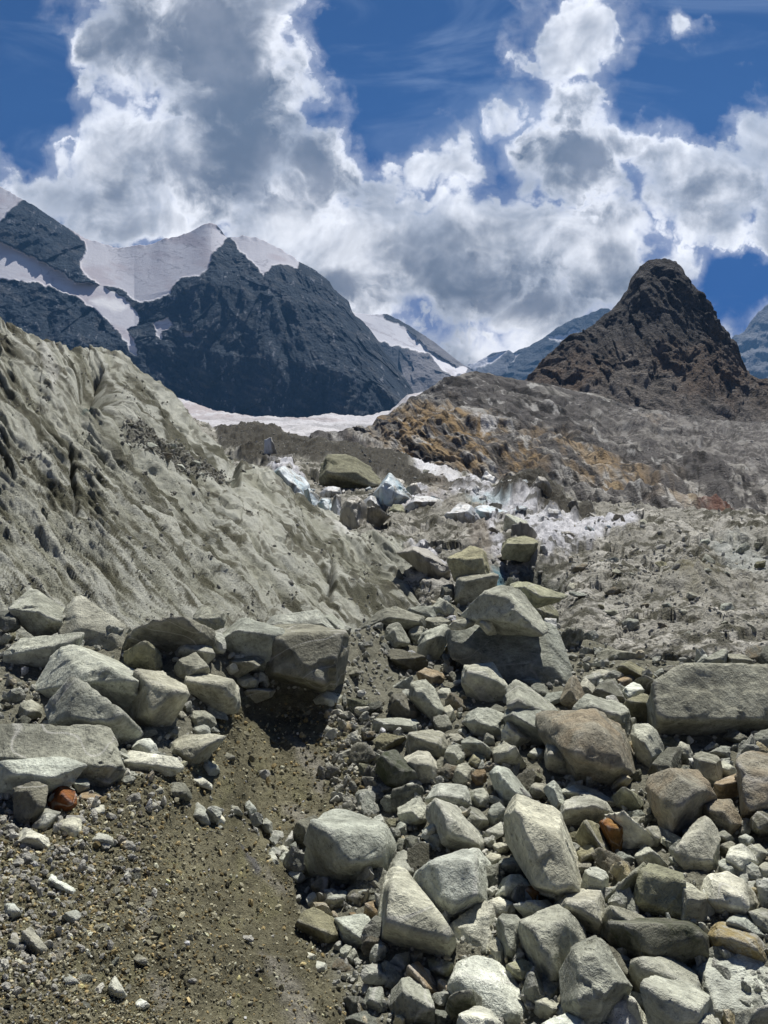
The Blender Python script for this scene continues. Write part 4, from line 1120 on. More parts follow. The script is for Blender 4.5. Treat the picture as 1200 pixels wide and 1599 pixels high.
# material | label | outline in photograph pixels, clockwise from the left | foremost corners | options
ROCKS = '''
d|small dark boulder at the left edge beside the two toned boulder|-8,957 12,953 28,962 33,980 20,990 4,978 -8,975|
g|two toned boulder with pale sloping top at the foot of the ice slope|27,942 32,933 60,932 80,947 102,963 98,978 82,992 58,996 38,978 29,958|30,956 62,954 86,970
p|pale tilted slab leaning on the ice slope behind the split boulders|110,945 120,936 150,946 185,970 196,985 195,1020 170,1032 130,1020 95,992 100,970|125,978 175,992|lean=1.0,bulge=.3
g|broad low boulder behind the upper end of the big sloping boulder|10,1045 15,1020 30,1000 55,995 105,992 128,1000 120,1018 90,1040 60,1050 20,1050|22,1018 70,1010 112,1004
g|big sloping boulder with a pale top ridge left of the square dark block|48,1080 75,1040 100,1012 118,1009 150,1025 200,1048 221,1060 218,1090 200,1118 150,1124 90,1105|145,1042 178,1058 213,1064 120,1066|lean=.75,bulge=0.92
g|square dark fronted block right of the big sloping boulder|222,1050 255,1055 285,1073 287,1090 275,1115 255,1138 230,1146 205,1138 190,1120 205,1080|228,1060 279,1080 235,1110|bulge=0.82
g|humped boulder with white water streaks behind the flat slab|72,1105 100,1082 122,1072 140,1080 160,1095 180,1115 205,1130 222,1143 215,1158 195,1170 150,1172 90,1140|118,1082 150,1106 182,1132 100,1118|bulge=0.82
g|large flat topped slab at the left edge above the rusty stone|-30,1145 40,1137 100,1133 165,1135 178,1160 188,1215 165,1234 140,1237 60,1240 -30,1240|0,1181 100,1184 135,1196 178,1196|lean=.9,bulge=.45
g|rounded lower ledge in front of the large flat slab at the left edge|-20,1205 20,1190 70,1184 110,1186 130,1203 115,1222 80,1238 40,1242 -20,1240|20,1206 80,1214|lift=.35
g|small blocky stone left of the water streaked boulder|27,1118 33,1100 50,1093 65,1103 66,1118 45,1124|
d|long dark slab under the foot of the ice slope|192,1012 200,992 250,983 270,977 300,975 332,985 335,1005 310,1022 270,1024 240,1022 195,1030|205,996 260,989 312,990|bulge=0.82
o|olive pointed boulder in front of the long dark slab|195,1025 215,1012 237,1006 248,1018 255,1040 245,1054 215,1048 196,1036|240,1012 216,1019
p|pale faceted boulder between the olive boulder and the huge dark block|274,1010 285,1002 310,998 330,1012 336,1025 325,1037 300,1036 273,1024|285,1012 325,1019
g|pointed boulder standing above the rounded grey boulder|275,1045 290,1030 308,1021 318,1035 325,1050 310,1062 290,1067 276,1060|
g|rounded grey boulder with a pale top left of the shaded hollow|286,1075 290,1060 310,1053 335,1054 355,1062 370,1075 373,1095 368,1108 345,1116 320,1114 300,1102 288,1090|294,1063 350,1066 364,1082|bulge=0.82,p=51
g|dark left shoulder of the huge overhanging block|333,1005 345,990 370,974 395,972 425,978 440,990 440,1020 425,1047 380,1050 337,1034|350,996 380,986 425,990|
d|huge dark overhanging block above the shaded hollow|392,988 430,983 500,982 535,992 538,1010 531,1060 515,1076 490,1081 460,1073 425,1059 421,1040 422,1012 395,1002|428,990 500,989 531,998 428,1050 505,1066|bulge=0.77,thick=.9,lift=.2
p|pale rough rock lying on top of the huge overhanging block|412,978 425,963 460,962 487,953 505,963 522,985 500,992 430,990|430,976 500,974|depth=16.9
g|triangular slab sticking up behind the huge overhanging block|501,964 515,959 530,968 547,986 530,994 508,992|512,966 535,985|depth=18
g|small faceted boulder left of the huge overhanging block|302,965 315,952 330,950 340,962 353,960 350,980 325,986 305,980|
g|curved slab of stone propped under the huge block|345,1040 365,1027 400,1025 412,1035 390,1046 370,1051 362,1064 345,1058|360,1034 395,1034
g|small wedge among the stones left of the shaded hollow|370,1055 385,1052 405,1062 403,1073 390,1077 375,1067|
g|upright stone left of the shaded hollow|405,1053 415,1050 421,1068 415,1077 406,1074|
g|flat lying wedge at the upper lip of the shaded hollow|377,1095 385,1083 420,1075 431,1078 425,1088 400,1098 385,1103|385,1088 420,1080
g|pale wedge hanging under the right end of the huge overhanging block|484,1095 500,1083 520,1080 535,1088 536,1102 528,1113 510,1111 490,1105|500,1090 515,1092
g|flat boulder below the rounded grey boulder on the dirt edge|292,1118 300,1110 320,1110 335,1120 338,1132 325,1140 300,1138|
p|pale egg shaped stone right of the square dark fronted block|300,1140 305,1133 318,1131 328,1137 328,1150 312,1154 301,1149||p=80
g|blocky boulder with a pale top at the edge of the dirt slope|258,1178 265,1160 290,1148 320,1150 340,1155 330,1177 310,1197 290,1205 270,1197|276,1170 326,1162 300,1186
p|long pale faceted boulder right of the large flat slab|186,1193 200,1176 225,1175 250,1182 275,1184 286,1200 270,1212 230,1214 200,1207|195,1190 225,1186 250,1196
p|small pale boulder above the long pale faceted boulder|206,1167 220,1155 232,1153 245,1170 248,1182 215,1182|
p|pale flat stone right of the tip of the large flat slab|195,1214 205,1204 222,1206 229,1214 215,1222 200,1220|
d|dark striped egg shaped boulder left of the rusty stone|22,1250 30,1228 50,1222 65,1225 72,1245 68,1270 55,1284 35,1291 22,1276|45,1236 60,1262|p=88
r|rusty orange and red stone below the large flat slab|75,1255 85,1235 105,1227 117,1235 121,1255 115,1270 100,1275 80,1267|98,1240 110,1252
p|white wedge below the rusty orange stone|53,1297 65,1270 75,1263 95,1268 85,1284 65,1299|72,1274 70,1290
g|small triangular slab tucked under the flat slab right of the rusty stone|112,1227 125,1215 137,1215 138,1237 120,1242|
g|round grey stone below the white wedge|88,1292 105,1277 120,1278 128,1295 125,1310 110,1317 95,1310||p=88
p|flat white stone half sunk in the gravel at left|141,1312 155,1300 172,1305 181,1318 170,1328 145,1327|150,1310 172,1312
p|faceted white stone at the left below the dark striped boulder|25,1317 40,1300 55,1299 75,1310 80,1322 60,1327 40,1324|42,1308 60,1308
p|small white block right of the rusty stone|138,1262 150,1258 163,1260 162,1275 140,1276|
t|flat tan stone between the rusty stone and the gravel crest|119,1248 128,1240 150,1240 160,1247 140,1255 122,1260|
d|rounded dark stone on the crest of the dirt mound|255,1237 265,1225 285,1223 297,1235 298,1248 282,1256 262,1254||p=88
p|smooth pale stone left of the rounded dark stone on the crest|238,1232 250,1227 258,1240 252,1250 242,1245||p=88
p|white splinter lying on the crest of the dirt mound|222,1247 232,1247 254,1262 248,1268 230,1260|
p|long white slab on the dirt edge right of the rounded dark stone|297,1213 315,1213 331,1225 331,1234 310,1228 298,1222|
g|flat stone on the dirt slope below the shaded hollow|338,1185 355,1175 368,1185 362,1194 345,1192|
g|broken grey stone on the dirt edge below the blocky boulder|311,1200 325,1188 340,1195 343,1207 330,1214 318,1212|
p|pale stone at the upper end of the stone streak on the dirt slope|300,1272 310,1258 325,1270 328,1287 315,1292 303,1287|
p|pale wedge beside the upper end of the stone streak|325,1277 340,1268 352,1282 348,1294 332,1292|
p|white oval stone at the lower edge of the stone streak|330,1297 345,1289 353,1299 346,1305 333,1303||p=80
p|white upright splinter in the middle of the stone streak|383,1254 390,1250 401,1265 397,1281 385,1276|
g|long grey stone in the upper stone streak|357,1257 372,1260 381,1273 370,1275 358,1266|
p|pale wedge at the widest place of the stone streak|405,1287 415,1278 426,1284 424,1300 412,1299|
p|long pale stone tilted down the lower stone streak|414,1339 422,1331 432,1340 438,1353 430,1360 420,1352|
p|rounded white stone in the lower stone streak|432,1324 442,1320 452,1328 450,1338 436,1337||p=88
g|grey ball of stone below the rounded white stone in the streak|432,1340 445,1335 451,1345 443,1354 433,1352||p=80
g|upright narrow stone at the end of the stone streak|452,1320 462,1313 465,1337 455,1339|
g|pointed stone under the narrow upright stone|450,1342 463,1337 465,1352 457,1360 450,1352|
p|flat pale stone at the bottom end of the stone streak|446,1372 455,1362 470,1362 478,1372 470,1379 450,1375|
d|dark wedge leaning on the big rounded grey boulder|455,1305 465,1285 480,1277 497,1276 498,1290 487,1314 475,1322 460,1317|474,1288 480,1304
g|big rounded grey boulder right of the bare dirt slope|479,1355 482,1325 497,1292 510,1271 530,1270 560,1276 585,1284 606,1295 618,1320 613,1350 605,1376 580,1388 540,1388 500,1378 482,1367|506,1294 560,1298 600,1318 540,1348 592,1346|p=51,bulge=0.82
d|small dark stone wedged under the big rounded grey boulder|488,1380 505,1370 520,1380 518,1402 490,1400|
g|white streaked green grey stone below the big rounded boulder|503,1412 520,1398 540,1391 545,1402 544,1420 530,1428 510,1418|520,1404 536,1400
d|dark upright stone below the big rounded boulder|543,1392 550,1386 570,1387 574,1400 566,1424 548,1424|
t|tan round stone left of the triangular boulder|569,1427 575,1410 590,1407 601,1415 600,1432 588,1442 575,1439||p=88
o|olive wedge boulder at the edge of the dirt slope|462,1450 475,1425 490,1418 510,1428 524,1445 526,1472 515,1480 490,1472 465,1462|478,1444 508,1456
g|pale fronted boulder between the olive wedge and the triangular boulder|526,1438 540,1432 560,1427 573,1430 583,1455 581,1487 565,1492 545,1480 535,1467|540,1448 566,1468
b|brown pebble between the olive wedge and the pale fronted boulder|509,1429 520,1422 529,1432 526,1445 515,1442||p=80
t|pinkish stone below the dark upright stone|543,1427 555,1422 561,1432 547,1438|
t|small pink stone at the dirt edge below the big rounded boulder|483,1402 490,1396 503,1397 502,1410 486,1413|
g|small block in the gravel below the pale fronted boulder|531,1482 540,1475 550,1478 547,1497 535,1504|
g|small pointed block beside the gravel block below the pale fronted boulder|540,1490 553,1480 560,1495 557,1510 545,1510|
p|white flat stone on the dirt edge below the olive wedge|462,1490 480,1487 495,1493 490,1505 470,1505|
p|white lump at the dirt edge below the flat white stone|485,1512 495,1500 510,1505 511,1518 495,1521|
g|grey wedge standing in the gravel at the bottom of the dirt edge|565,1572 575,1545 590,1542 600,1560 603,1587 590,1594 575,1587|578,1560 592,1566
g|smooth wedge above the grey wedge at the bottom of the dirt edge|573,1527 590,1520 605,1530 600,1547 580,1542|
g|broad slab between the huge dark block and the tall upright stone|555,985 580,968 590,955 610,950 630,952 665,965 664,980 640,988 600,990|610,962 650,970|bulge=0.82
g|pale faced pointed boulder below the broad slab|598,1000 605,980 617,973 630,985 641,1003 625,1012 605,1020|616,984 622,1002
g|flat topped slab behind the broad slab|637,953 650,947 675,947 681,962 660,967 640,963|
g|tilted stone below the stacked pair of square boulders|676,947 687,933 700,943 708,955 695,964 678,962|
d|dark stone in the gap behind the tilted stone|688,930 690,914 708,912 711,936 700,942|
g|flat boulder left of the giant wedge|662,982 668,965 690,963 706,975 690,987|
g|squarish stone beside the pale faced pointed boulder|637,987 650,978 663,980 662,999 650,1007 640,1000|
g|tall upright grey boulder left of the giant smooth block|652,1010 662,988 680,980 700,978 706,990 692,1010 685,1030 668,1034 655,1027|668,1000 686,994
d|dark flat slab under the tall upright grey boulder|608,1022 640,1018 660,1025 668,1044 650,1050 620,1042|
d|dark stone against the left end of the giant smooth block|690,1022 705,1021 712,1030 711,1047 700,1049|
g|giant smooth block carrying the giant wedge|702,985 720,990 760,985 850,975 862,980 876,1005 889,1040 892,1060 880,1087 865,1092 835,1075 790,1056 780,1067 745,1037 715,1032 705,1012|712,1000 850,992 872,1050 790,1036|bulge=.3,p=96,amp=.018,thick=.9,lean=1.35
g|giant wedge with a bright sloping right side|720,962 740,945 765,927 785,917 805,918 820,930 840,960 852,976 830,986 790,990 755,978 735,965|766,930 797,946 828,978 770,965|bulge=.75,lift=.5,depth=17.0
o|greenish flat boulder behind the giant wedge|798,918 820,908 835,913 850,925 866,938 845,947 830,949 810,928|820,916 852,932|depth=19.5
o|smaller olive boulder below the greenish flat boulder|835,947 855,943 873,962 871,974 850,974|
o|square pillar boulder standing upon another below the ice pool|703,882 712,868 735,854 757,862 763,885 768,908 740,914 710,908|712,874 752,872 760,900|depth=25.5,bulge=0.72
g|block supporting the square pillar boulder|711,928 713,905 730,900 770,910 773,927 750,945 735,947 715,944|730,908 765,915|depth=24.5
o|boulder perched on a dark mud ledge in the middle distance|783,862 790,845 820,837 838,845 837,864 825,875 800,875 785,870|792,850 832,850|surf=GLACIER
g|angular block resting above the boulder perched on the mud ledge|788,825 795,805 820,813 836,830 836,842 805,844|800,812 828,832|surf=GLACIER
g|small stone on the left shoulder of the giant smooth block|749,977 757,966 770,975 776,987 762,991||depth=16.7,lift=.3
g|flat stone on the left shoulder of the giant smooth block|700,978 712,969 735,966 742,974 730,981 708,984||depth=17.0,lift=.3
g|rounded boulder with a bright cap below the giant smooth block|722,1060 725,1045 740,1038 765,1039 780,1050 786,1065 793,1080 791,1100 775,1106 750,1100 730,1087|730,1050 760,1049 781,1066|p=57,bulge=0.82
t|cream and yellow stone left of the rounded boulder with bright cap|652,1052 665,1043 685,1048 695,1060 691,1075 675,1072 655,1062||p=51
g|long boulder lying diagonally below the cream and yellow stone|639,1085 642,1065 665,1062 680,1075 691,1105 694,1124 685,1133 665,1118 650,1102|660,1080 681,1106 650,1088
b|brown ribbed boulder left of the long diagonal boulder|605,1105 612,1085 630,1083 645,1100 650,1120 640,1129 620,1124|622,1094 638,1110
g|long grey rock under the brown ribbed boulder|580,1125 600,1122 630,1126 653,1130 653,1142 620,1145 585,1140|600,1130 640,1134
p|smooth white stone right of the long diagonal boulder|680,1087 690,1074 703,1075 706,1087 695,1099||p=80
g|long slab pointing down right from under the giant smooth block|791,1082 805,1073 830,1085 855,1105 873,1120 871,1132 860,1139 835,1124 800,1104|810,1083 850,1110|bulge=0.82
g|thick slab parallel to and below the long pointing slab|789,1112 800,1102 830,1103 850,1120 869,1147 866,1162 845,1168 820,1158 795,1134|800,1116 835,1135 860,1151|bulge=0.82
g|fractured blocky boulder between the long diagonal boulder and the thick slab|722,1127 735,1112 760,1108 780,1112 791,1125 793,1152 770,1157 740,1147|745,1128 772,1134
p|pale wedge under the left end of the thick slab|784,1142 795,1128 810,1135 826,1150 818,1162 800,1172 786,1162|798,1138 812,1152
g|small pointed stone against the foot of the giant smooth block|801,1047 810,1041 821,1055 815,1066 803,1062|
g|pale small stone at the foot of the giant smooth block|814,1067 825,1056 838,1062 846,1071 830,1077|
g|knobbly stone at the lower right foot of the giant smooth block|824,1083 835,1067 850,1068 858,1085 850,1099 835,1092|
d|dark slab in the gap below the giant smooth block|792,1070 800,1060 820,1068 826,1082 810,1084|
g|bluish stone beside the rounded boulder with bright cap|693,1105 703,1100 713,1120 705,1129 695,1124|
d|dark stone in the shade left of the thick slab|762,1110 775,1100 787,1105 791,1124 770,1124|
b|mottled boulder at the lower right corner of the giant smooth block|874,1097 885,1070 900,1055 911,1080 913,1102 895,1110|892,1076 900,1094
g|very large block at the right edge with a bright flat top|1014,1112 1020,1102 1045,1085 1060,1070 1090,1058 1140,1051 1230,1049 1236,1132 1180,1142 1120,1149 1060,1160 1030,1160 1018,1137|1064,1074 1140,1066 1205,1067 1032,1122 1180,1122|lean=.8,bulge=0.72,p=64,thick=.9
g|tilted slab lying behind the very large block at right|1087,1040 1110,1025 1130,1013 1137,1022 1132,1048 1090,1062|1112,1030 1130,1026
g|squarish boulder behind the very large block at right|1132,1037 1136,1023 1160,1022 1172,1032 1177,1052 1134,1056|1142,1028 1165,1030
d|dark rounded boulder cut by the right edge behind the very large block|1186,1032 1195,1010 1215,1005 1216,1050 1195,1052|
o|flat greenish slab sloping down behind the mid slab|965,1047 977,1035 1000,1045 1021,1060 1015,1068 990,1063|978,1042 1008,1058
d|dark slab behind the left end of the very large block|989,1064 1010,1058 1035,1068 1041,1077 1025,1088 1005,1083|1008,1064 1030,1074
t|small tan stone above the split stack of stones|965,1062 975,1057 987,1060 988,1072 970,1074|
p|stack of pale stone left of the very large block|969,1080 985,1068 1000,1070 1006,1087 990,1096 975,1093|
d|rough dark boulder behind the mid slab|924,1090 935,1070 955,1065 970,1080 976,1097 960,1106 935,1104|940,1076 958,1086
p|pale flat stone right of the mottled boulder|924,1050 940,1045 955,1050 959,1062 940,1064|
p|pale lump above the mid slab|909,1057 925,1053 938,1055 939,1070 920,1077 911,1070|
o|dark fronted block left of the very large block|972,1107 990,1090 1015,1090 1023,1105 1019,1132 1000,1136 980,1125|988,1096 1016,1098 
p|pale broken piece on the left corner of the very large block|1027,1087 1040,1075 1055,1073 1056,1087 1040,1094|
g|mid slab behind the brown bellied boulder|896,1107 915,1085 950,1100 976,1105 985,1132 982,1162 960,1167 930,1142 900,1120|926,1104 966,1116
b|large brown bellied boulder with a pale top in front of the mid slab|862,1142 870,1125 895,1118 930,1117 951,1125 971,1150 986,1195 988,1214 960,1229 930,1236 900,1228 880,1192 867,1162|906,1146 936,1142 962,1162 900,1180 965,1200|bulge=0.87,thick=1.0
p|rounded crackled boulder left of the brown bellied boulder|849,1187 855,1165 870,1157 890,1157 911,1175 918,1190 913,1207 890,1210 870,1208 855,1202|860,1178 890,1182 905,1196|p=51,bulge=0.82
g|bright boulder between the brown bellied boulder and the very large block|986,1147 990,1132 1012,1130 1026,1140 1039,1170 1026,1192 1010,1206 995,1187|1000,1156 1018,1180
d|dark shaded block under the very large block|1011,1207 1030,1180 1055,1175 1059,1207 1040,1221|
g|tall grey boulder under the right end of the very large block|1082,1182 1095,1174 1120,1180 1127,1195 1121,1227 1105,1240 1090,1217|1096,1188 1118,1192
g|triangular stone behind the tan boulder at right|1119,1207 1130,1187 1145,1198 1153,1214 1130,1217|
t|tan boulder left of the tall brown fronted boulder|1112,1237 1122,1220 1150,1208 1158,1220 1156,1245 1140,1252 1120,1247|1126,1226 1148,1220
b|tall brown fronted boulder at the right edge|1151,1202 1165,1180 1185,1178 1226,1185 1226,1267 1190,1277 1170,1287 1160,1283 1156,1242|1161,1214 1202,1214 1166,1266|bulge=0.82
b|large two coloured boulder with grey left and brown right faces|1009,1227 1015,1213 1045,1213 1065,1207 1090,1203 1101,1225 1117,1247 1106,1272 1085,1292 1065,1308 1050,1315 1034,1277 1016,1252|1064,1220 1057,1266 1092,1236|bulge=0.82,thick=1.0
b|boulder with a white top edge below the large two coloured boulder|1099,1264 1110,1250 1135,1248 1149,1262 1159,1282 1151,1297 1135,1308 1115,1293 1102,1277|1106,1264 1130,1268 1142,1286
p|pale topped block left of the rusty stone in the rubble|874,1277 880,1253 905,1245 925,1244 946,1253 956,1270 940,1282 905,1293 880,1291|884,1264 930,1256 942,1264|bulge=0.82
g|grey slab behind the pale topped block|872,1237 890,1228 915,1235 950,1245 962,1258 940,1267 900,1252|895,1236 940,1250
g|upright slab left of the pale topped block|854,1227 865,1218 883,1240 885,1264 872,1272 859,1252|866,1232 876,1254
o|flat olive slab right of the grey slab behind the pale topped block|954,1245 975,1235 1000,1245 1004,1257 985,1268 965,1261|972,1244 994,1250
r|rusty orange stone wedged in the grey rubble at right|938,1283 950,1277 970,1281 979,1300 971,1327 962,1337 952,1322 944,1300|950,1292 968,1296
p|white topped boulder right of the rusty stone|957,1274 975,1277 1000,1297 1019,1315 1010,1325 985,1332 970,1328 958,1300|974,1288 1002,1306|
o|leaning slab left of the rusty stone|900,1302 915,1285 925,1284 941,1310 959,1337 940,1343 920,1328 905,1323|920,1294 942,1326
o|squat stone under the leaning slab|899,1327 915,1320 930,1322 934,1340 915,1350 901,1345|
p|small pale stone between the two boulders right of the rusty stone|1002,1300 1020,1291 1033,1293 1039,1310 1025,1326 1010,1317|1016,1298 1028,1310
p|tall pale faced boulder with a rough front below the two coloured boulder|1049,1342 1065,1320 1085,1285 1100,1277 1111,1285 1123,1320 1121,1362 1105,1376 1085,1373 1060,1357|1094,1300 1074,1338 1112,1342 1066,1346|lean=.8,bulge=0.72
g|small flat slab right of the tall pale faced boulder|1119,1302 1130,1295 1146,1310 1141,1320 1125,1314|
g|square stone right of the tall pale faced boulder|1124,1322 1135,1315 1148,1322 1141,1337 1128,1337|
p|pale round boulder like a loaf right of the tall pale faced boulder|1136,1342 1140,1325 1160,1318 1173,1330 1182,1345 1173,1364 1160,1370 1145,1360|1146,1334 1168,1340 1158,1356|p=88
g|narrow slab behind the pale round boulder|1122,1347 1133,1340 1146,1360 1151,1377 1130,1374|
g|flat stone right of the pale round boulder|1164,1327 1180,1318 1198,1330 1201,1344 1185,1346|
p|small pale stone above the pale round boulder|1154,1307 1165,1302 1178,1312 1170,1322 1155,1320|
d|dark stone at the right edge below the tall brown fronted boulder|1167,1287 1185,1270 1216,1265 1216,1302 1185,1305|
g|grey stone at the right edge below the pale round boulder|1182,1357 1195,1347 1216,1350 1216,1377 1195,1375|
g|wedge above the smooth fronted block|992,1337 1010,1325 1025,1335 1046,1356 1040,1366 1015,1361 998,1353|1008,1334 1030,1350
o|long sliver tilted to the right beside the smooth fronted block|942,1417 960,1390 985,1365 1006,1346 1011,1355 999,1382 985,1402 968,1423 950,1425|965,1396 996,1364|bulge=.4
o|smooth fronted block right of the tilted sliver|987,1402 1005,1365 1015,1353 1040,1356 1063,1365 1067,1385 1071,1427 1062,1443 1030,1436 1000,1424 990,1413|1009,1364 1055,1371 1061,1426 1000,1406|p=54,bulge=.4
g|block behind the right side of the smooth fronted block|1062,1374 1080,1380 1101,1400 1105,1442 1095,1453 1065,1448|1076,1402 1098,1404|
p|small rounded boulder left of the tilted sliver|909,1382 915,1360 930,1354 946,1362 951,1385 944,1408 928,1408 912,1397|920,1366 940,1374|p=51
p|large blunt boulder left of the right edge with a pitted top|1094,1392 1100,1372 1120,1364 1145,1367 1171,1382 1184,1410 1179,1427 1150,1435 1125,1439 1105,1417|1120,1384 1160,1396 1114,1408 1165,1420|p=62,bulge=0.82
g|grey boulder at the right edge beside the large blunt boulder|1177,1387 1185,1373 1216,1371 1216,1402 1190,1402|
g|pale wedge at the right edge above the pale flat faced giant|1174,1427 1190,1418 1216,1425 1216,1465 1195,1463|
g|boulder below the large blunt boulder near the right edge|1139,1442 1150,1428 1170,1430 1181,1445 1197,1470 1175,1478 1150,1468|1155,1440 1175,1456
y|yellow stained boulder above the pale flat faced giant|1102,1462 1120,1443 1145,1444 1166,1455 1197,1480 1202,1494 1170,1500 1130,1493 1110,1493|1125,1460 1156,1464 1180,1482
m|green stained block with a pale flat top|960,1450 1000,1437 1050,1441 1075,1440 1086,1449 1105,1460 1107,1497 1090,1513 1050,1511 1010,1503 985,1508 970,1482|980,1455 1025,1444 1075,1447 1096,1462 1020,1490|bulge=0.72,p=54
g|dark slab behind the left end of the green stained block|939,1427 955,1418 985,1425 1006,1440 990,1455 960,1483 945,1463|960,1432 985,1440
p|pale blunt boulder left of the green stained block|869,1417 880,1402 905,1396 929,1397 938,1415 949,1445 941,1460 915,1458 880,1433|885,1410 928,1409 936,1440|bulge=0.82
p|pale flat faced giant boulder in the bottom right corner|1084,1517 1090,1500 1130,1490 1175,1491 1236,1497 1236,1622 1130,1622 1111,1597 1094,1552|1102,1520 1112,1578 1180,1584|lean=1.1,bulge=.35,thick=.9
g|boulder with a white cap left of the pale flat faced giant|982,1517 995,1502 1030,1498 1060,1509 1086,1530 1098,1555 1090,1592 1030,1592 1000,1572 987,1542|995,1512 1035,1512 1075,1540
g|rough split boulder in front of the white capped boulder|1011,1542 1025,1525 1050,1529 1080,1541 1101,1550 1108,1580 1101,1622 1030,1626 1017,1592|1018,1546 1066,1560 1090,1576 1050,1600|lift=.25,bulge=0.82
g|large diamond shaped boulder at the bottom|877,1547 893,1510 910,1480 927,1466 946,1475 961,1500 976,1530 971,1562 956,1602 935,1624 900,1614 881,1582|912,1498 928,1488 906,1560 940,1556 962,1534|bulge=0.82,lift=.2
d|dark slab behind the large diamond shaped boulder|939,1474 958,1480 968,1490 986,1535 991,1572 970,1563 950,1502|
p|pale slab at the bottom right of the large diamond shaped boulder|958,1598 975,1560 990,1564 1016,1600 1021,1624 960,1624|980,1576 1005,1604
p|pale round top at the bottom edge below the rough split boulder|1059,1597 1075,1584 1105,1587 1121,1600 1121,1627 1060,1627|1080,1596 1105,1600|lift=.3
p|pale top of a boulder in the bottom right corner|1150,1597 1175,1580 1231,1574 1231,1627 1150,1627|1180,1592 1220,1590|lift=.35
m|green dark half of the twin round boulders|587,1197 600,1178 612,1172 630,1185 640,1200 656,1220 651,1234 630,1238 605,1228 592,1212|605,1188 630,1204 620,1222|p=62
p|pale half of the twin round boulders|628,1192 650,1180 670,1181 683,1200 681,1217 660,1226 645,1214|642,1192 670,1194|p=51
g|cracked boulder above the twin round boulders|633,1167 640,1145 655,1142 690,1150 696,1170 689,1192 665,1193 640,1185|650,1154 682,1162
g|narrow block right of the cracked boulder|692,1192 700,1165 715,1162 726,1180 721,1197 705,1205|706,1174 716,1186
g|sloping slab below the fractured blocky boulder|721,1157 735,1150 755,1165 771,1175 769,1192 745,1188 728,1173|738,1160 760,1176
g|grey boulder below the pale wedge of the thick slab|770,1177 785,1165 805,1175 823,1195 815,1205 790,1198 772,1193|786,1174 808,1192
o|small olive block left of the grey boulder below the pale wedge|732,1192 740,1178 757,1182 756,1200 740,1202|
g|craggy stone below the sloping slab|707,1217 715,1195 728,1190 738,1203 736,1227 718,1232|716,1204 728,1214
t|tan squarish stone right of the craggy stone|737,1217 742,1203 757,1201 761,1212 758,1228 742,1230|
b|brown stone tucked above the tan squarish stone|751,1197 760,1189 771,1193 769,1205 757,1205|
p|small pale diamond stone left of the rounded crackled boulder|824,1180 835,1168 848,1170 851,1184 835,1187|
g|long block slanting down right above the large green grey blocky boulder|764,1207 775,1196 790,1199 811,1220 829,1250 821,1264 795,1265 775,1237|780,1208 806,1238 788,1232|bulge=0.72
p|pale faceted stone right of the long slanting block|822,1242 835,1222 850,1225 856,1238 840,1250 825,1250|836,1230 846,1236
p|large pale smooth boulder above the peanut shaped boulder|665,1250 680,1230 705,1225 730,1226 736,1245 736,1264 715,1273 690,1265|685,1242 722,1246 710,1258|bulge=0.82,p=57
g|egg of stone right of the large pale smooth boulder|734,1247 740,1233 755,1231 764,1243 764,1262 745,1265||p=88
g|tilted block with a bright edge left of the peanut shaped boulder|621,1272 640,1258 657,1250 671,1262 669,1282 650,1293 630,1289|645,1266 654,1280
p|peanut shaped pale boulder with a notch in its side|669,1262 680,1250 700,1254 716,1270 727,1285 746,1300 760,1320 758,1341 735,1338 705,1323 690,1308 677,1282|690,1268 712,1290 742,1315 700,1305|p=57,bulge=0.82
g|small upright boulder right of the peanut shaped boulder|759,1282 768,1258 780,1253 789,1270 786,1290 770,1293|
g|angular stones behind the peanut shaped boulder|717,1277 735,1260 750,1265 763,1290 745,1302 728,1292|
g|large green grey blocky boulder with crossing fracture faces|791,1272 800,1255 820,1250 846,1262 871,1275 883,1305 891,1330 901,1370 914,1402 885,1411 850,1398 825,1363 799,1327 792,1302|808,1268 828,1300 834,1346 872,1312 862,1386|bulge=0.82,thick=1.0
p|flat pale stone left of the large green grey blocky boulder|751,1307 765,1296 786,1291 784,1304 765,1315|
g|small square stone left of the large green grey blocky boulder|769,1320 780,1315 796,1322 791,1334 775,1335|
g|small lump below the tilted block with a bright edge|616,1297 625,1283 636,1290 636,1307 622,1310|
g|triangular stone below the tilted block with a bright edge|667,1312 680,1294 691,1310 698,1327 685,1334 670,1327|
g|squat block left of the triangular stone|652,1322 665,1313 681,1318 686,1334 668,1339 655,1334|
d|brownish block below the small lump|631,1312 642,1304 653,1308 653,1327 637,1330|
g|angular stone under the right end of the peanut shaped boulder|754,1347 765,1331 781,1335 784,1352 770,1360|
g|grey stone with a pale top above the faceted helmet shaped stone|769,1362 785,1343 810,1339 823,1360 805,1373 780,1375|785,1350 808,1350
p|pale lump behind the triangular boulder|604,1367 615,1345 625,1340 641,1348 656,1365 640,1378 610,1378|
p|large pale hummocky boulder right of the triangular boulder|644,1377 670,1355 700,1344 715,1332 740,1331 756,1350 763,1385 759,1407 735,1428 700,1453 684,1443 663,1412|682,1364 736,1349 700,1420 746,1398|bulge=0.77,p=57
g|large triangular boulder with a dark underside|596,1442 604,1385 615,1370 640,1371 656,1390 691,1445 712,1482 700,1501 660,1504 625,1483 597,1481|614,1384 606,1440 645,1454 690,1446 700,1472|bulge=0.87,thick=1.0
p|pale slab lying under the large pale hummocky boulder|699,1452 730,1425 755,1409 771,1411 776,1440 776,1492 760,1503 720,1508 702,1483|720,1448 760,1430 762,1480|lean=.9,bulge=.4
g|tall narrow boulder right of the pale slab|774,1442 785,1427 805,1429 816,1445 819,1492 800,1508 785,1502|785,1440 808,1444 800,1485
g|grey splinter between the pale slab and the tall narrow boulder|767,1472 780,1465 788,1480 788,1512 770,1512|
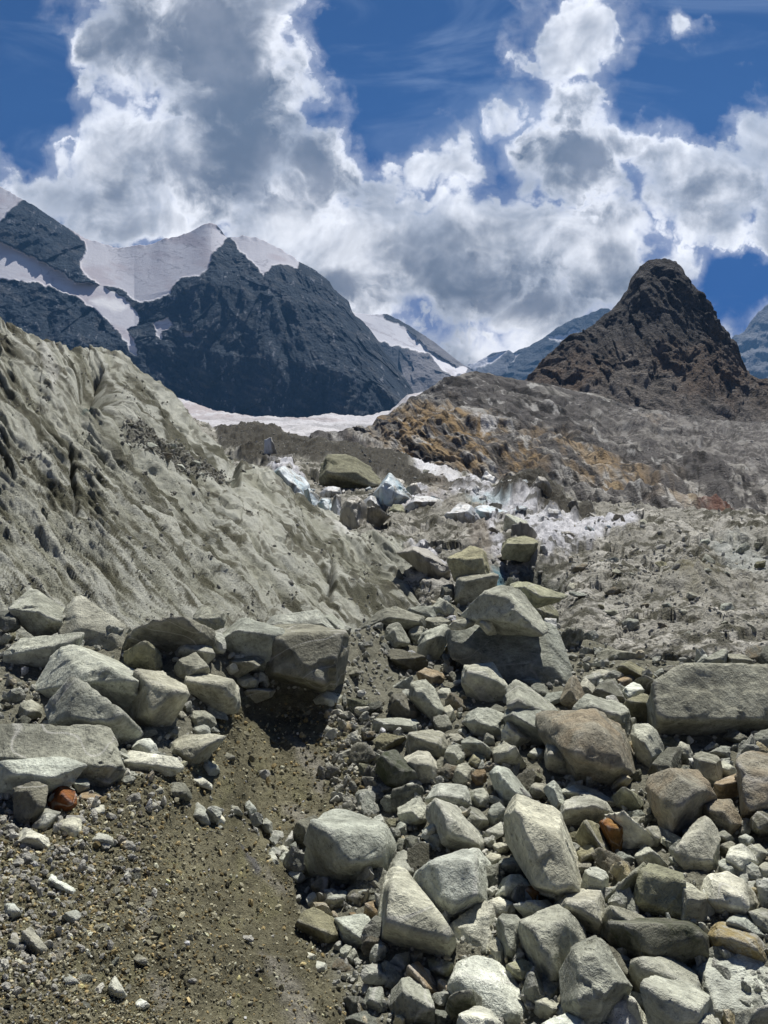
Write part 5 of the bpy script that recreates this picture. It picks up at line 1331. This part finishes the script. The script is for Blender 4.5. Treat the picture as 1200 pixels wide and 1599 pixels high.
g|faceted helmet shaped stone left of the large green grey blocky boulder|773,1400 785,1380 800,1368 815,1366 826,1385 821,1402 795,1410 780,1407|796,1376 812,1382 790,1396
r|small brown stone at the foot of the large green grey blocky boulder|819,1397 828,1380 841,1385 844,1407 825,1412|
p|pale flat stone below the faceted helmet shaped stone|767,1407 780,1400 801,1412 806,1430 790,1432 772,1422|
g|large mottled boulder left of the large diamond shaped boulder|814,1452 830,1435 850,1425 880,1422 901,1440 916,1470 919,1502 906,1538 880,1548 850,1533 829,1492|830,1450 880,1438 860,1520 848,1470|bulge=0.77
p|pale lump on the upper edge of the large mottled boulder|814,1422 830,1410 855,1405 869,1420 855,1432 825,1440|
p|big bright boulder at the bottom left of the large mottled boulder|702,1542 710,1515 725,1500 745,1494 770,1501 796,1523 821,1550 832,1580 826,1612 800,1622 730,1604 704,1572|720,1528 770,1538 802,1580 760,1594|lean=.8,bulge=.45,p=62
m|mossy yellow green stone in front of the big bright boulder|696,1577 710,1558 735,1552 754,1560 753,1580 730,1592 705,1590|712,1566 740,1566|lift=.2
t|tan wedge shaped boulder left of the big bright boulder|631,1522 645,1507 665,1520 684,1540 681,1562 672,1567 650,1552|648,1520 672,1544
t|small tan block between the tan wedge and the big bright boulder|682,1547 688,1527 704,1535 706,1554 690,1557|
g|grey blunt boulder at the bottom below the tan wedge|610,1567 620,1540 635,1529 656,1545 671,1560 677,1602 640,1614 614,1597|632,1548 662,1566 640,1590
p|white and green split stone above the tan wedge|606,1512 620,1492 640,1485 644,1505 632,1527 615,1524|622,1500 632,1512
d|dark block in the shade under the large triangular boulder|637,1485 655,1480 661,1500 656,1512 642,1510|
o|olive block below the tip of the large triangular boulder|670,1502 690,1499 711,1508 706,1530 685,1527 671,1517|
o|smooth olive stone below the tall narrow boulder|789,1512 815,1498 831,1505 836,1527 818,1537 800,1532|
g|grey stone with a bright top below the large mottled boulder|832,1582 840,1558 855,1553 871,1565 884,1582 860,1598 838,1601|845,1566 866,1576
p|rough pale stone at the bottom edge below the mossy stone|717,1602 730,1578 765,1582 786,1600 781,1627 720,1627||lift=.35
p|pale top at the bottom edge below the grey stone with a bright top|844,1602 870,1588 900,1590 921,1605 921,1627 845,1627||lift=.2
p|white slab with a dark underside on the gravel of the dirt mound|65,1387 72,1368 80,1363 105,1378 126,1390 121,1404 100,1403 80,1398|80,1376 108,1390
p|long white pebble right of the white slab on the dirt mound|145,1387 155,1382 173,1396 171,1404 150,1397|
k|red brown stone under the long white pebble|136,1399 150,1396 166,1410 158,1416 142,1407|
p|white pyramid shaped stone near the left edge of the dirt mound|7,1422 10,1410 22,1410 35,1428 20,1437 8,1434|
p|white topped stone with a dark side below the white slab|95,1434 110,1425 122,1421 126,1430 112,1449 100,1444|
p|cream oblong stone in the middle of the dirt mound|171,1447 175,1441 190,1443 202,1458 190,1462 175,1457|
p|stout pale stone in the lower left gravel|33,1472 42,1454 55,1461 73,1482 69,1497 50,1499 38,1487|44,1464 60,1480
p|white block left of the stout pale stone|13,1472 25,1463 38,1482 30,1492 17,1484|
p|bright white finger of stone low on the dirt mound|169,1542 177,1530 190,1540 199,1556 188,1562 175,1557|
p|white lump low on the dirt mound left of the white finger|94,1527 105,1521 120,1532 126,1541 110,1545 98,1539|
d|dark stone with a white cap low on the dirt mound|208,1497 220,1491 234,1505 231,1512 215,1507|
p|small white chip right of the white finger|212,1564 222,1560 234,1570 228,1577 215,1572|
g|dark lump in the shadow low at the left edge|18,1502 28,1493 40,1505 42,1514 25,1514|
g|flat curved chip beside the dark lump at left|41,1514 55,1516 75,1512 81,1520 60,1524 43,1522|
p|white stone at the left edge below the faceted white stone|-5,1377 5,1368 19,1370 10,1387 3,1394 -5,1392|
d|blackish green stone left of the cream oblong stone|144,1457 150,1445 168,1443 173,1460 160,1468|
d|dark small stone under the white slab on the dirt mound|99,1407 110,1403 121,1410 119,1422 103,1422|
o|very large olive boulder lying across the blue ice cliffs|497,748 508,727 540,720 562,728 590,745 596,757 588,772 570,777 545,764 502,760|512,738 558,738 586,756|surf=GLACIER,bulge=0.82
o|rounded stone below the right end of the olive boulder on ice|607,797 615,787 628,790 633,800 628,806 610,804||surf=GLACIER
d|dark block under the rounded stone below the olive boulder|604,804 618,801 636,803 632,813 612,815||surf=GLACIER
g|square block on the dark debris right of the olive boulder|645,750 648,744 658,743 657,754 648,755||surf=GLACIER
d|dark stone beside the white tongue of ice right of the olive boulder|658,738 664,733 672,735 669,742 660,742||surf=GLACIER
i|blue white ice cliff left of the olive boulder in the middle distance|420,748 437,732 455,740 472,752 484,775 489,792 485,814 476,803 460,776 440,757|440,740 470,765 480,800|surf=GLACIER,near=.965,amp=.07
i|tall deep blue ice face at the left end of the serac group|481,766 495,772 499,785 498,815 484,814 479,788|486,780 494,800|surf=GLACIER,near=.965,amp=.06
i|row of blue ice pinnacles below the olive boulder|497,788 504,781 512,780 522,785 523,803 516,826 500,818|506,786 516,800|surf=GLACIER,near=.965,amp=.09
j|white ice pinnacle between the blue pinnacles and the mud streaked ice pillar|519,784 526,775 532,780 535,800 531,824 519,826|526,782 528,805|surf=GLACIER,near=.965,amp=.08
j|pale hump of ice under the left end of the olive boulder|500,770 508,762 520,760 532,765 534,781 515,788 502,781|512,766 526,768|surf=GLACIER,near=.965,amp=.07
n|mud streaked ice pillar in the middle of the serac group|532,803 538,785 547,779 560,779 571,790 569,815 577,828 562,840 545,836 533,822|545,784 562,784 560,820|surf=GLACIER,near=.965,amp=.07
n|muddy ice block right of the mud streaked ice pillar|558,802 575,796 602,805 598,817 582,832 562,826|574,802 592,808|surf=GLACIER,near=.965,amp=.06
i|blue and white ice wall at the right end of the olive boulder|584,782 591,763 602,749 618,755 634,768 646,778 634,792 615,799 598,800 588,794|597,760 606,752 625,772 600,790|surf=GLACIER,near=.965,amp=.06
j|white ice hummock right of the blue and white ice wall|630,792 645,778 665,774 692,783 704,797 692,810 655,810 634,805|646,784 680,784|surf=GLACIER,near=.965,amp=.08
j|ragged teeth of white ice under the right part of the olive boulder|567,788 574,779 582,774 592,785 596,799 576,803|576,782 586,786|surf=GLACIER,near=.965,amp=.09
j|white ice hummock below the dark cone of debris|690,812 705,797 728,790 742,798 752,815 738,826 708,824|706,802 730,798|surf=GLACIER,near=.965,amp=.08
i|bluish ice ledge at the foot of the dark cone of debris|732,806 744,792 762,794 790,800 806,808 800,820 762,820 740,814|748,798 785,804|surf=GLACIER,near=.965,amp=.06
n|smooth mud stained ice lobe left of the square pillar boulder|628,862 645,854 668,862 690,884 703,905 690,912 665,898 640,880|646,860 672,872 690,895|surf=GLACIER,near=.965,amp=.05
'''

for ln in ROCKS.strip().splitlines():
    f = [q.strip() for q in ln.split('|')]
    kind, label, out = f[0], f[1], f[2]
    ridge = f[3] if len(f) > 3 else ''
    kw = eval('dict(' + f[4] + ')') if len(f) > 4 else {}
    a = parse(out)
    big = max(np.ptp(a[:, 0]), np.ptp(a[:, 1])) > 44
    nm = 'ice_block' if kind[0] in 'ijn' else 'debris_mound' if kind[0] == 'c' else 'boulder' if big else 'stone'
    make_rock(nm, label, nm.replace('_', ' '), out, ridge, kind[0], **kw)

# ------------------------------------------------------------------ loose stones, rubble and gravel
TRACED = [parse(ln.split('|')[2]) for ln in ROCKS.strip().splitlines()]
POOL = {}


def pool(level, n=24):
    """raw stone shapes of unit radius, angular and uneven"""
    if level not in POOL:
        r = np.random.default_rng(40 + level)
        res = []
        for k in range(n):
            m = int(r.integers(9, 15))
            N = r.normal(size=(m, 3))
            N /= np.linalg.norm(N, axis=1)[:, None]
            N = np.concatenate([N, np.eye(3), -np.eye(3)])
            D = np.concatenate([r.uniform(.55, .95, m), np.full(6, 1.15)])
            dims = np.array([1.0, r.uniform(.6, .95), r.uniform(.42, .78)])
            V, Fc = solid(N, D, np.zeros(3), np.ones(3), level, 60, .06, seed=k + 3)
            V = V * dims * 1.15
            res.append((V.astype(np.float32), Fc))
        POOL[level] = res
    return POOL[level]


def rand_rot(n, r, up=0.0):
    q = r.normal(size=(n, 4))
    q[:, 0] += np.sign(q[:, 0]) * up
    q /= np.linalg.norm(q, axis=1)[:, None]
    w, x, y, z = q.T
    return np.stack([1 - 2 * (y * y + z * z), 2 * (x * y - z * w), 2 * (x * z + y * w), 2 * (x * y + z * w), 1 - 2 * (x * x + z * z), 2 * (y * z - x * w),
                     2 * (x * z - y * w), 2 * (y * z + x * w), 1 - 2 * (x * x + y * y)], -1).reshape(n, 3, 3)


def scatter(name, sh, dens, n, size, level, mat, tone, label, cat, kind='stuff', seed=1, sink=.25, flat=0.6, tan=.12, spread=.28):
    """n stones on the surface sh; dens(px, py) is their relative number per area of the photograph, size(px, py, r) their width there"""
    r = np.random.default_rng(seed)
    w = np.abs(np.gradient(sh.py, axis=0)) * dens(sh.px, sh.py)
    w = w.ravel() / w.sum()
    idx = r.choice(len(w), n, p=w)
    P, Nn = sh.P[idx], sh.N[idx]
    px, py = sh.px.ravel()[idx], sh.py.ravel()[idx]
    rad = size(px, py, r) * P[:, 1] / F * .5
    P = P + r.normal(size=P.shape) * (rad * .5)[:, None] * np.array([1, 1, .2])
    P = P + np.array([0, 0, 1.0]) * (rad * (flat - sink * 2))[:, None]
    R = rand_rot(n, r, 0.8)
    shapes = pool(level)
    which = r.integers(0, len(shapes), n)
    Vs, Fs, Cs, o = [], [], [], 0
    for k, (V, Fc) in enumerate(shapes):
        s = np.where(which == k)[0]
        if len(s) == 0:
            continue
        X = np.einsum('nij,vj->nvi', R[s], V) * rad[s][:, None, None] + P[s][:, None, :]
        Vs.append(X.reshape(-1, 3))
        Fs.append((Fc[None] + (np.arange(len(s)) * len(V))[:, None, None] + o).reshape(-1, 3))
        c = np.array(tone)[None] * r.lognormal(0, spread, len(s))[:, None]
        tn = r.random(len(s)) < tan
        c[tn] *= np.array([1.1, .93, .68])
        Cs.append(np.repeat(np.clip(c, .03, .6), len(V), 0))
        o += len(s) * len(V)
    ob = mesh_from(name, np.concatenate(Vs), np.concatenate(Fs), mat, False, np.concatenate(Cs))
    return tag(ob, label, cat, None, kind)


RUB = rock_mat('rubble_stone', (0.33, 0.325, 0.28), attr=True)
PEB = terrain_mat('pebble', 30.0, .6, .95, .35)


def field(px, py):
    """where the rubble lies thick: everywhere on the moraine but the dirt mound's bare flank"""
    d = 1 - patch(px, py, DIRT_POLY, 10, 14, .03, 0)
    streak = patch(px, py, [(290, 1245), (340, 1245), (420, 1290), (470, 1330), (475, 1380), (440, 1375), (400, 1310), (330, 1300), (290, 1280)], 5, 6, .05, 2)
    crest = patch(px, py, [(-60, 1240), (60, 1280), (200, 1220), (340, 1140), (350, 1100), (300, 1090), (-60, 1090)], 10, 10, .04, 4)
    return np.clip(d + streak + crest, 0, 1) * (py > 930) * (1 + 1.2 * sstep(-py, -1090, -1040) * sstep(px, 480, 560)) * (px > -260) * (px < 1500)


def toward_right(px, py):
    return field(px, py) * (.35 + .65 * sstep(px, 480, 640))


scatter('rubble', GROUND, field, 1900, lambda x, y, r: np.clip(r.lognormal(3.2, .36, x.shape), 16, 56) * (.66 + .5 * sstep(y, 1050, 1500)), 3, RUB, (.365, .375, .315), 'grey angular rubble filling the gaps between the boulders', 'rubble', seed=21, sink=.1, flat=.75)
scatter('rubble', GROUND, field, 5400, lambda x, y, r: np.clip(r.lognormal(2.4, .35, x.shape), 6, 24) * (.8 + .3 * sstep(y, 1050, 1500)), 2, RUB, (.365, .372, .31), 'fist sized stones packed between the boulders', 'rubble', seed=29, sink=.05, flat=.8)
scatter('rubble', GROUND, field, 16500, lambda x, y, r: np.clip(r.lognormal(1.75, .4, x.shape), 3, 12), 1, RUB, (.33, .332, .27), 'small stone chips and fines between the boulders', 'rubble', seed=22, sink=.05, flat=.8)
scatter('gravel', GROUND, lambda x, y: np.maximum(1 - field(x, y), 0) * (y > 1100) * (.5 + sstep(-x, -420, -150)), 42000, lambda x, y, r: np.clip(r.lognormal(1.3, .5, x.shape), 1.8, 14), 1, PEB, (.26, .245, .17), 'brown grit and gravel covering the dirt mound', 'gravel', seed=23, sink=.1, tan=.3, spread=.5)
scatter('gravel', GROUND, lambda x, y: np.maximum(1 - field(x, y), 0) * (y > 1180) * (.02 + sstep(-x - .3 * (y - 1300), -260, -60)) + .5 * field(x, y) * (x < 260) * (y > 1180) + .7 * (x < 250) * (y > 1225) * (y < 1480) * sstep(noisy(x, y, .02, 33), -.1, .4), 7500, lambda x, y, r: np.clip(r.lognormal(2.0, .46, x.shape), 4, 24), 2, RUB, (.33, .32, .265), 'pale pebbles strewn over the left side of the dirt mound', 'gravel', seed=24, sink=.05)
scatter('gravel', GROUND, lambda x, y: patch(x, y, [(505, 1120), (560, 1100), (600, 1180), (590, 1290), (540, 1290), (510, 1230)], 8, 8, .05, 4), 420, lambda x, y, r: np.clip(r.lognormal(2.0, .6, x.shape), 3.5, 30), 3, RUB, (.33, .325, .265), 'loose white gravel right of the shaded hollow', 'gravel', seed=25, sink=.2)


def mid_dens(px, py):
    d = .35 + sstep(noisy(px, py, .02, 40), 0, .5)
    for p in DEBRIS:
        d = np.maximum(d, 1.4 * patch(px, py, p, 5, 9, .04, 1))
    d = d + 1.4 * patch(px, py, [(860, 880), (960, 840), (1080, 850), (1120, 900), (1000, 915), (900, 920)], 15, 15, .03, 3)
    return d * (py > 670) * (py < 1045) * (px > 320) * (px < 1260)


scatter('debris', GLACIER, mid_dens, 3600, lambda x, y, r: np.clip(r.lognormal(1.35, .5, x.shape), 1.6, 17) * (.6 + .5 * sstep(y, 740, 900)), 1, RUB, (.25, .245, .205), 'scattered grey debris lying on the broken glacier', 'debris', seed=26, sink=.15)
scatter('debris', SLOPE, lambda x, y: (.10 + sstep(noisy(x, y, .02, 50), .1, .6) + 12 * patch(x, y, [(180, 668), (260, 700), (350, 745), (350, 768), (265, 742), (190, 700)], 5, 5, .05, 5)) * (y > 520) * (y < 980), 5500,
        lambda x, y, r: np.clip(r.lognormal(1.15, .5, x.shape), 1.4, 12), 1, RUB, (.15, .145, .105), 'dark grit and small stones scattered on the ice slope', 'debris', seed=27, sink=.2)
scatter('debris', HILL, lambda x, y: (.2 + sstep(noisy(x, y, .03, 60), .1, .5) + 2 * (x > 880)) * (y > 590), 900, lambda x, y, r: np.clip(r.lognormal(.95, .45, x.shape), 1.3, 8), 1, RUB, (.22, .205, .18), 'loose blocks strewn over the scoured rock hill', 'debris', seed=28, sink=.2)


def loose_stones():
    """the larger loose stones one can tell apart, each an object of its own"""
    r = np.random.default_rng(77)
    mats = [ROCK[k] for k in 'ggggppdob']
    sh = GROUND
    plans = [
        (95, lambda x, y: field(x, y) * (x > 520) * (y > 1020) * (y < 1600) * (x < 1200), (24, 48), GROUND, 'small angular grey stone filling a gap between the boulders at right', 'small stones between the boulders'),
        (26, lambda x, y: field(x, y) * (x < 360) * (x > 0) * (y > 1000) * (y < 1240), (16, 34), GROUND, 'small grey stone among the big boulders along the left crest', 'small stones along the left crest'),
        (28, lambda x, y: np.maximum(1 - field(x, y), 0) * (x < 250) * (x > 0) * (y > 1290) * (y < 1590), (9, 18), GROUND, 'small pale stone lying loose on the brown gravel of the dirt mound', 'loose stones on the dirt mound'),
        (22, lambda x, y: patch(x, y, [(185, 672), (262, 704), (348, 748), (348, 764), (265, 740), (192, 696)], 3, 3, .05, 5), (9, 22), SLOPE, 'grey stone in the line of debris crossing the ice slope', 'stones in the debris line on the ice slope'),
        (34, lambda x, y: patch(x, y, [(860, 860), (1000, 845), (1190, 870), (1190, 1010), (1000, 1000), (880, 930)], 10, 10, .04, 5), (10, 24), GLACIER, 'grey stone lying on the debris covered ice in the middle distance', 'stones on the middle glacier'),
    ]
    plans.insert(0, (80, lambda x, y: field(x, y) * (x > 560) * (y > 1000) * (y < 1600) * (x < 1210), (36, 66), GROUND, 'mid sized angular grey boulder half hidden in the packed boulder field at right', 'mid sized boulders between the large ones'))
    white = lambda x, y: np.maximum.reduce([patch(x, y, p, 4, 8, .05, 2) for p in WHITE[:3]])
    plans += [(85, white, (11, 36), GLACIER, 'dirty white ice hummock in the broken band of ice across the middle distance', 'ice hummocks in the middle distance'),
              (60, lambda x, y: patch(x, y, [(425, 745), (470, 752), (500, 775), (600, 770), (640, 790), (600, 815), (560, 830), (490, 815), (450, 780)], 4, 4, .05, 2), (10, 30), GLACIER, 'small jagged block of dirty ice among the blue seracs below the olive boulder', 'small blocks among the blue seracs')]
    for n, dens, (lo, hi), sh, label, grp in plans:
        mid = label.startswith('mid sized')
        icy = 'ice hummock' in label or 'dirty ice' in label
        w = np.abs(np.gradient(sh.py, axis=0)) * dens(sh.px, sh.py)
        w = w.ravel() / w.sum()
        got, taken = 0, []
        for i in r.choice(len(w), 4000, p=w):
            px, py = float(sh.px.ravel()[i]), float(sh.py.ravel()[i])
            size = float(np.exp(r.uniform(math.log(lo), math.log(hi))))
            if any(abs(px - a) + abs(py - b) < (size + c) * .8 for a, b, c in taken):
                continue
            if sh is GROUND and any(p[:, 0].min() - 3 < px < p[:, 0].max() + 3 and p[:, 1].min() - 3 < py < p[:, 1].max() + 3 and float(sdf(np.array([px, px]), np.array([py - .35 * size, py]), p).max()) > -.2 * size for p in TRACED):
                continue
            taken.append((px, py, size))
            k = int(r.integers(0, 16))
            key = ('boulder_mesh' if mid else 'stone_mesh', k, int(r.integers(0, len(mats)))) if not icy else ('ice_mesh', k, int(r.integers(0, 6)))
            rad = size * sh.P[i][1] / F * .5
            V, Fc = pool(5 if mid else 4, 16)[k]
            if key not in LOOSE:
                ob = mesh_from('ice_block' if icy else 'boulder' if mid else 'stone', V, Fc, mats[key[2]] if not icy else ROCK['njinnj'[key[2]]], True)
                LOOSE[key] = ob.data
            else:
                ob = bpy.data.objects.new('ice_block' if icy else 'boulder' if mid else 'stone', LOOSE[key])
                COL.objects.link(ob)
            ob.location = tuple(sh.P[i] + np.array([0, 0, rad * (.1 if icy else 0.0 if mid else .35)]))
            ob.rotation_euler = (r.uniform(-.5, .5), r.uniform(-.5, .5), r.uniform(0, 6.28))
            ob.scale = (rad * 1.2, rad, rad * float(r.uniform(.8, 2.4))) if icy else (rad, rad, rad)
            tag(ob, label, 'ice block' if icy else 'boulder' if mid else 'stone', grp)
            got += 1
            if got >= n:
                break


LOOSE = {}
loose_stones()

# ------------------------------------------------------------------ the blue air of the valley
def make_haze():
    x0, x1, y0, y1, z0, z1 = -9000, 9000, -300, 8200, -17.5, 4200
    V = np.array([(x, y, z) for x in (x0, x1) for y in (y0, y1) for z in (z0, z1)], dtype=float)
    Fc = np.array([(0, 1, 3, 2), (4, 6, 7, 5), (0, 4, 5, 1), (2, 3, 7, 6), (0, 2, 6, 4), (1, 5, 7, 3)])
    m = bpy.data.materials.new('mountain_air')
    m.use_nodes = True
    n = m.node_tree.nodes
    n.clear()
    out = n.new('ShaderNodeOutputMaterial')
    pv = n.new('ShaderNodeVolumePrincipled')
    pv.inputs['Color'].default_value = (0.20, 0.50, 1.0, 1)
    pv.inputs['Density'].default_value = 0.00003
    pv.inputs['Anisotropy'].default_value = 0.2
    m.node_tree.links.new(pv.outputs[0], out.inputs['Volume'])
    o = mesh_from('haze', V, Fc, m, False)
    tag(o, 'thin blue haze filling the valley air', 'haze', None, 'stuff')


make_haze()
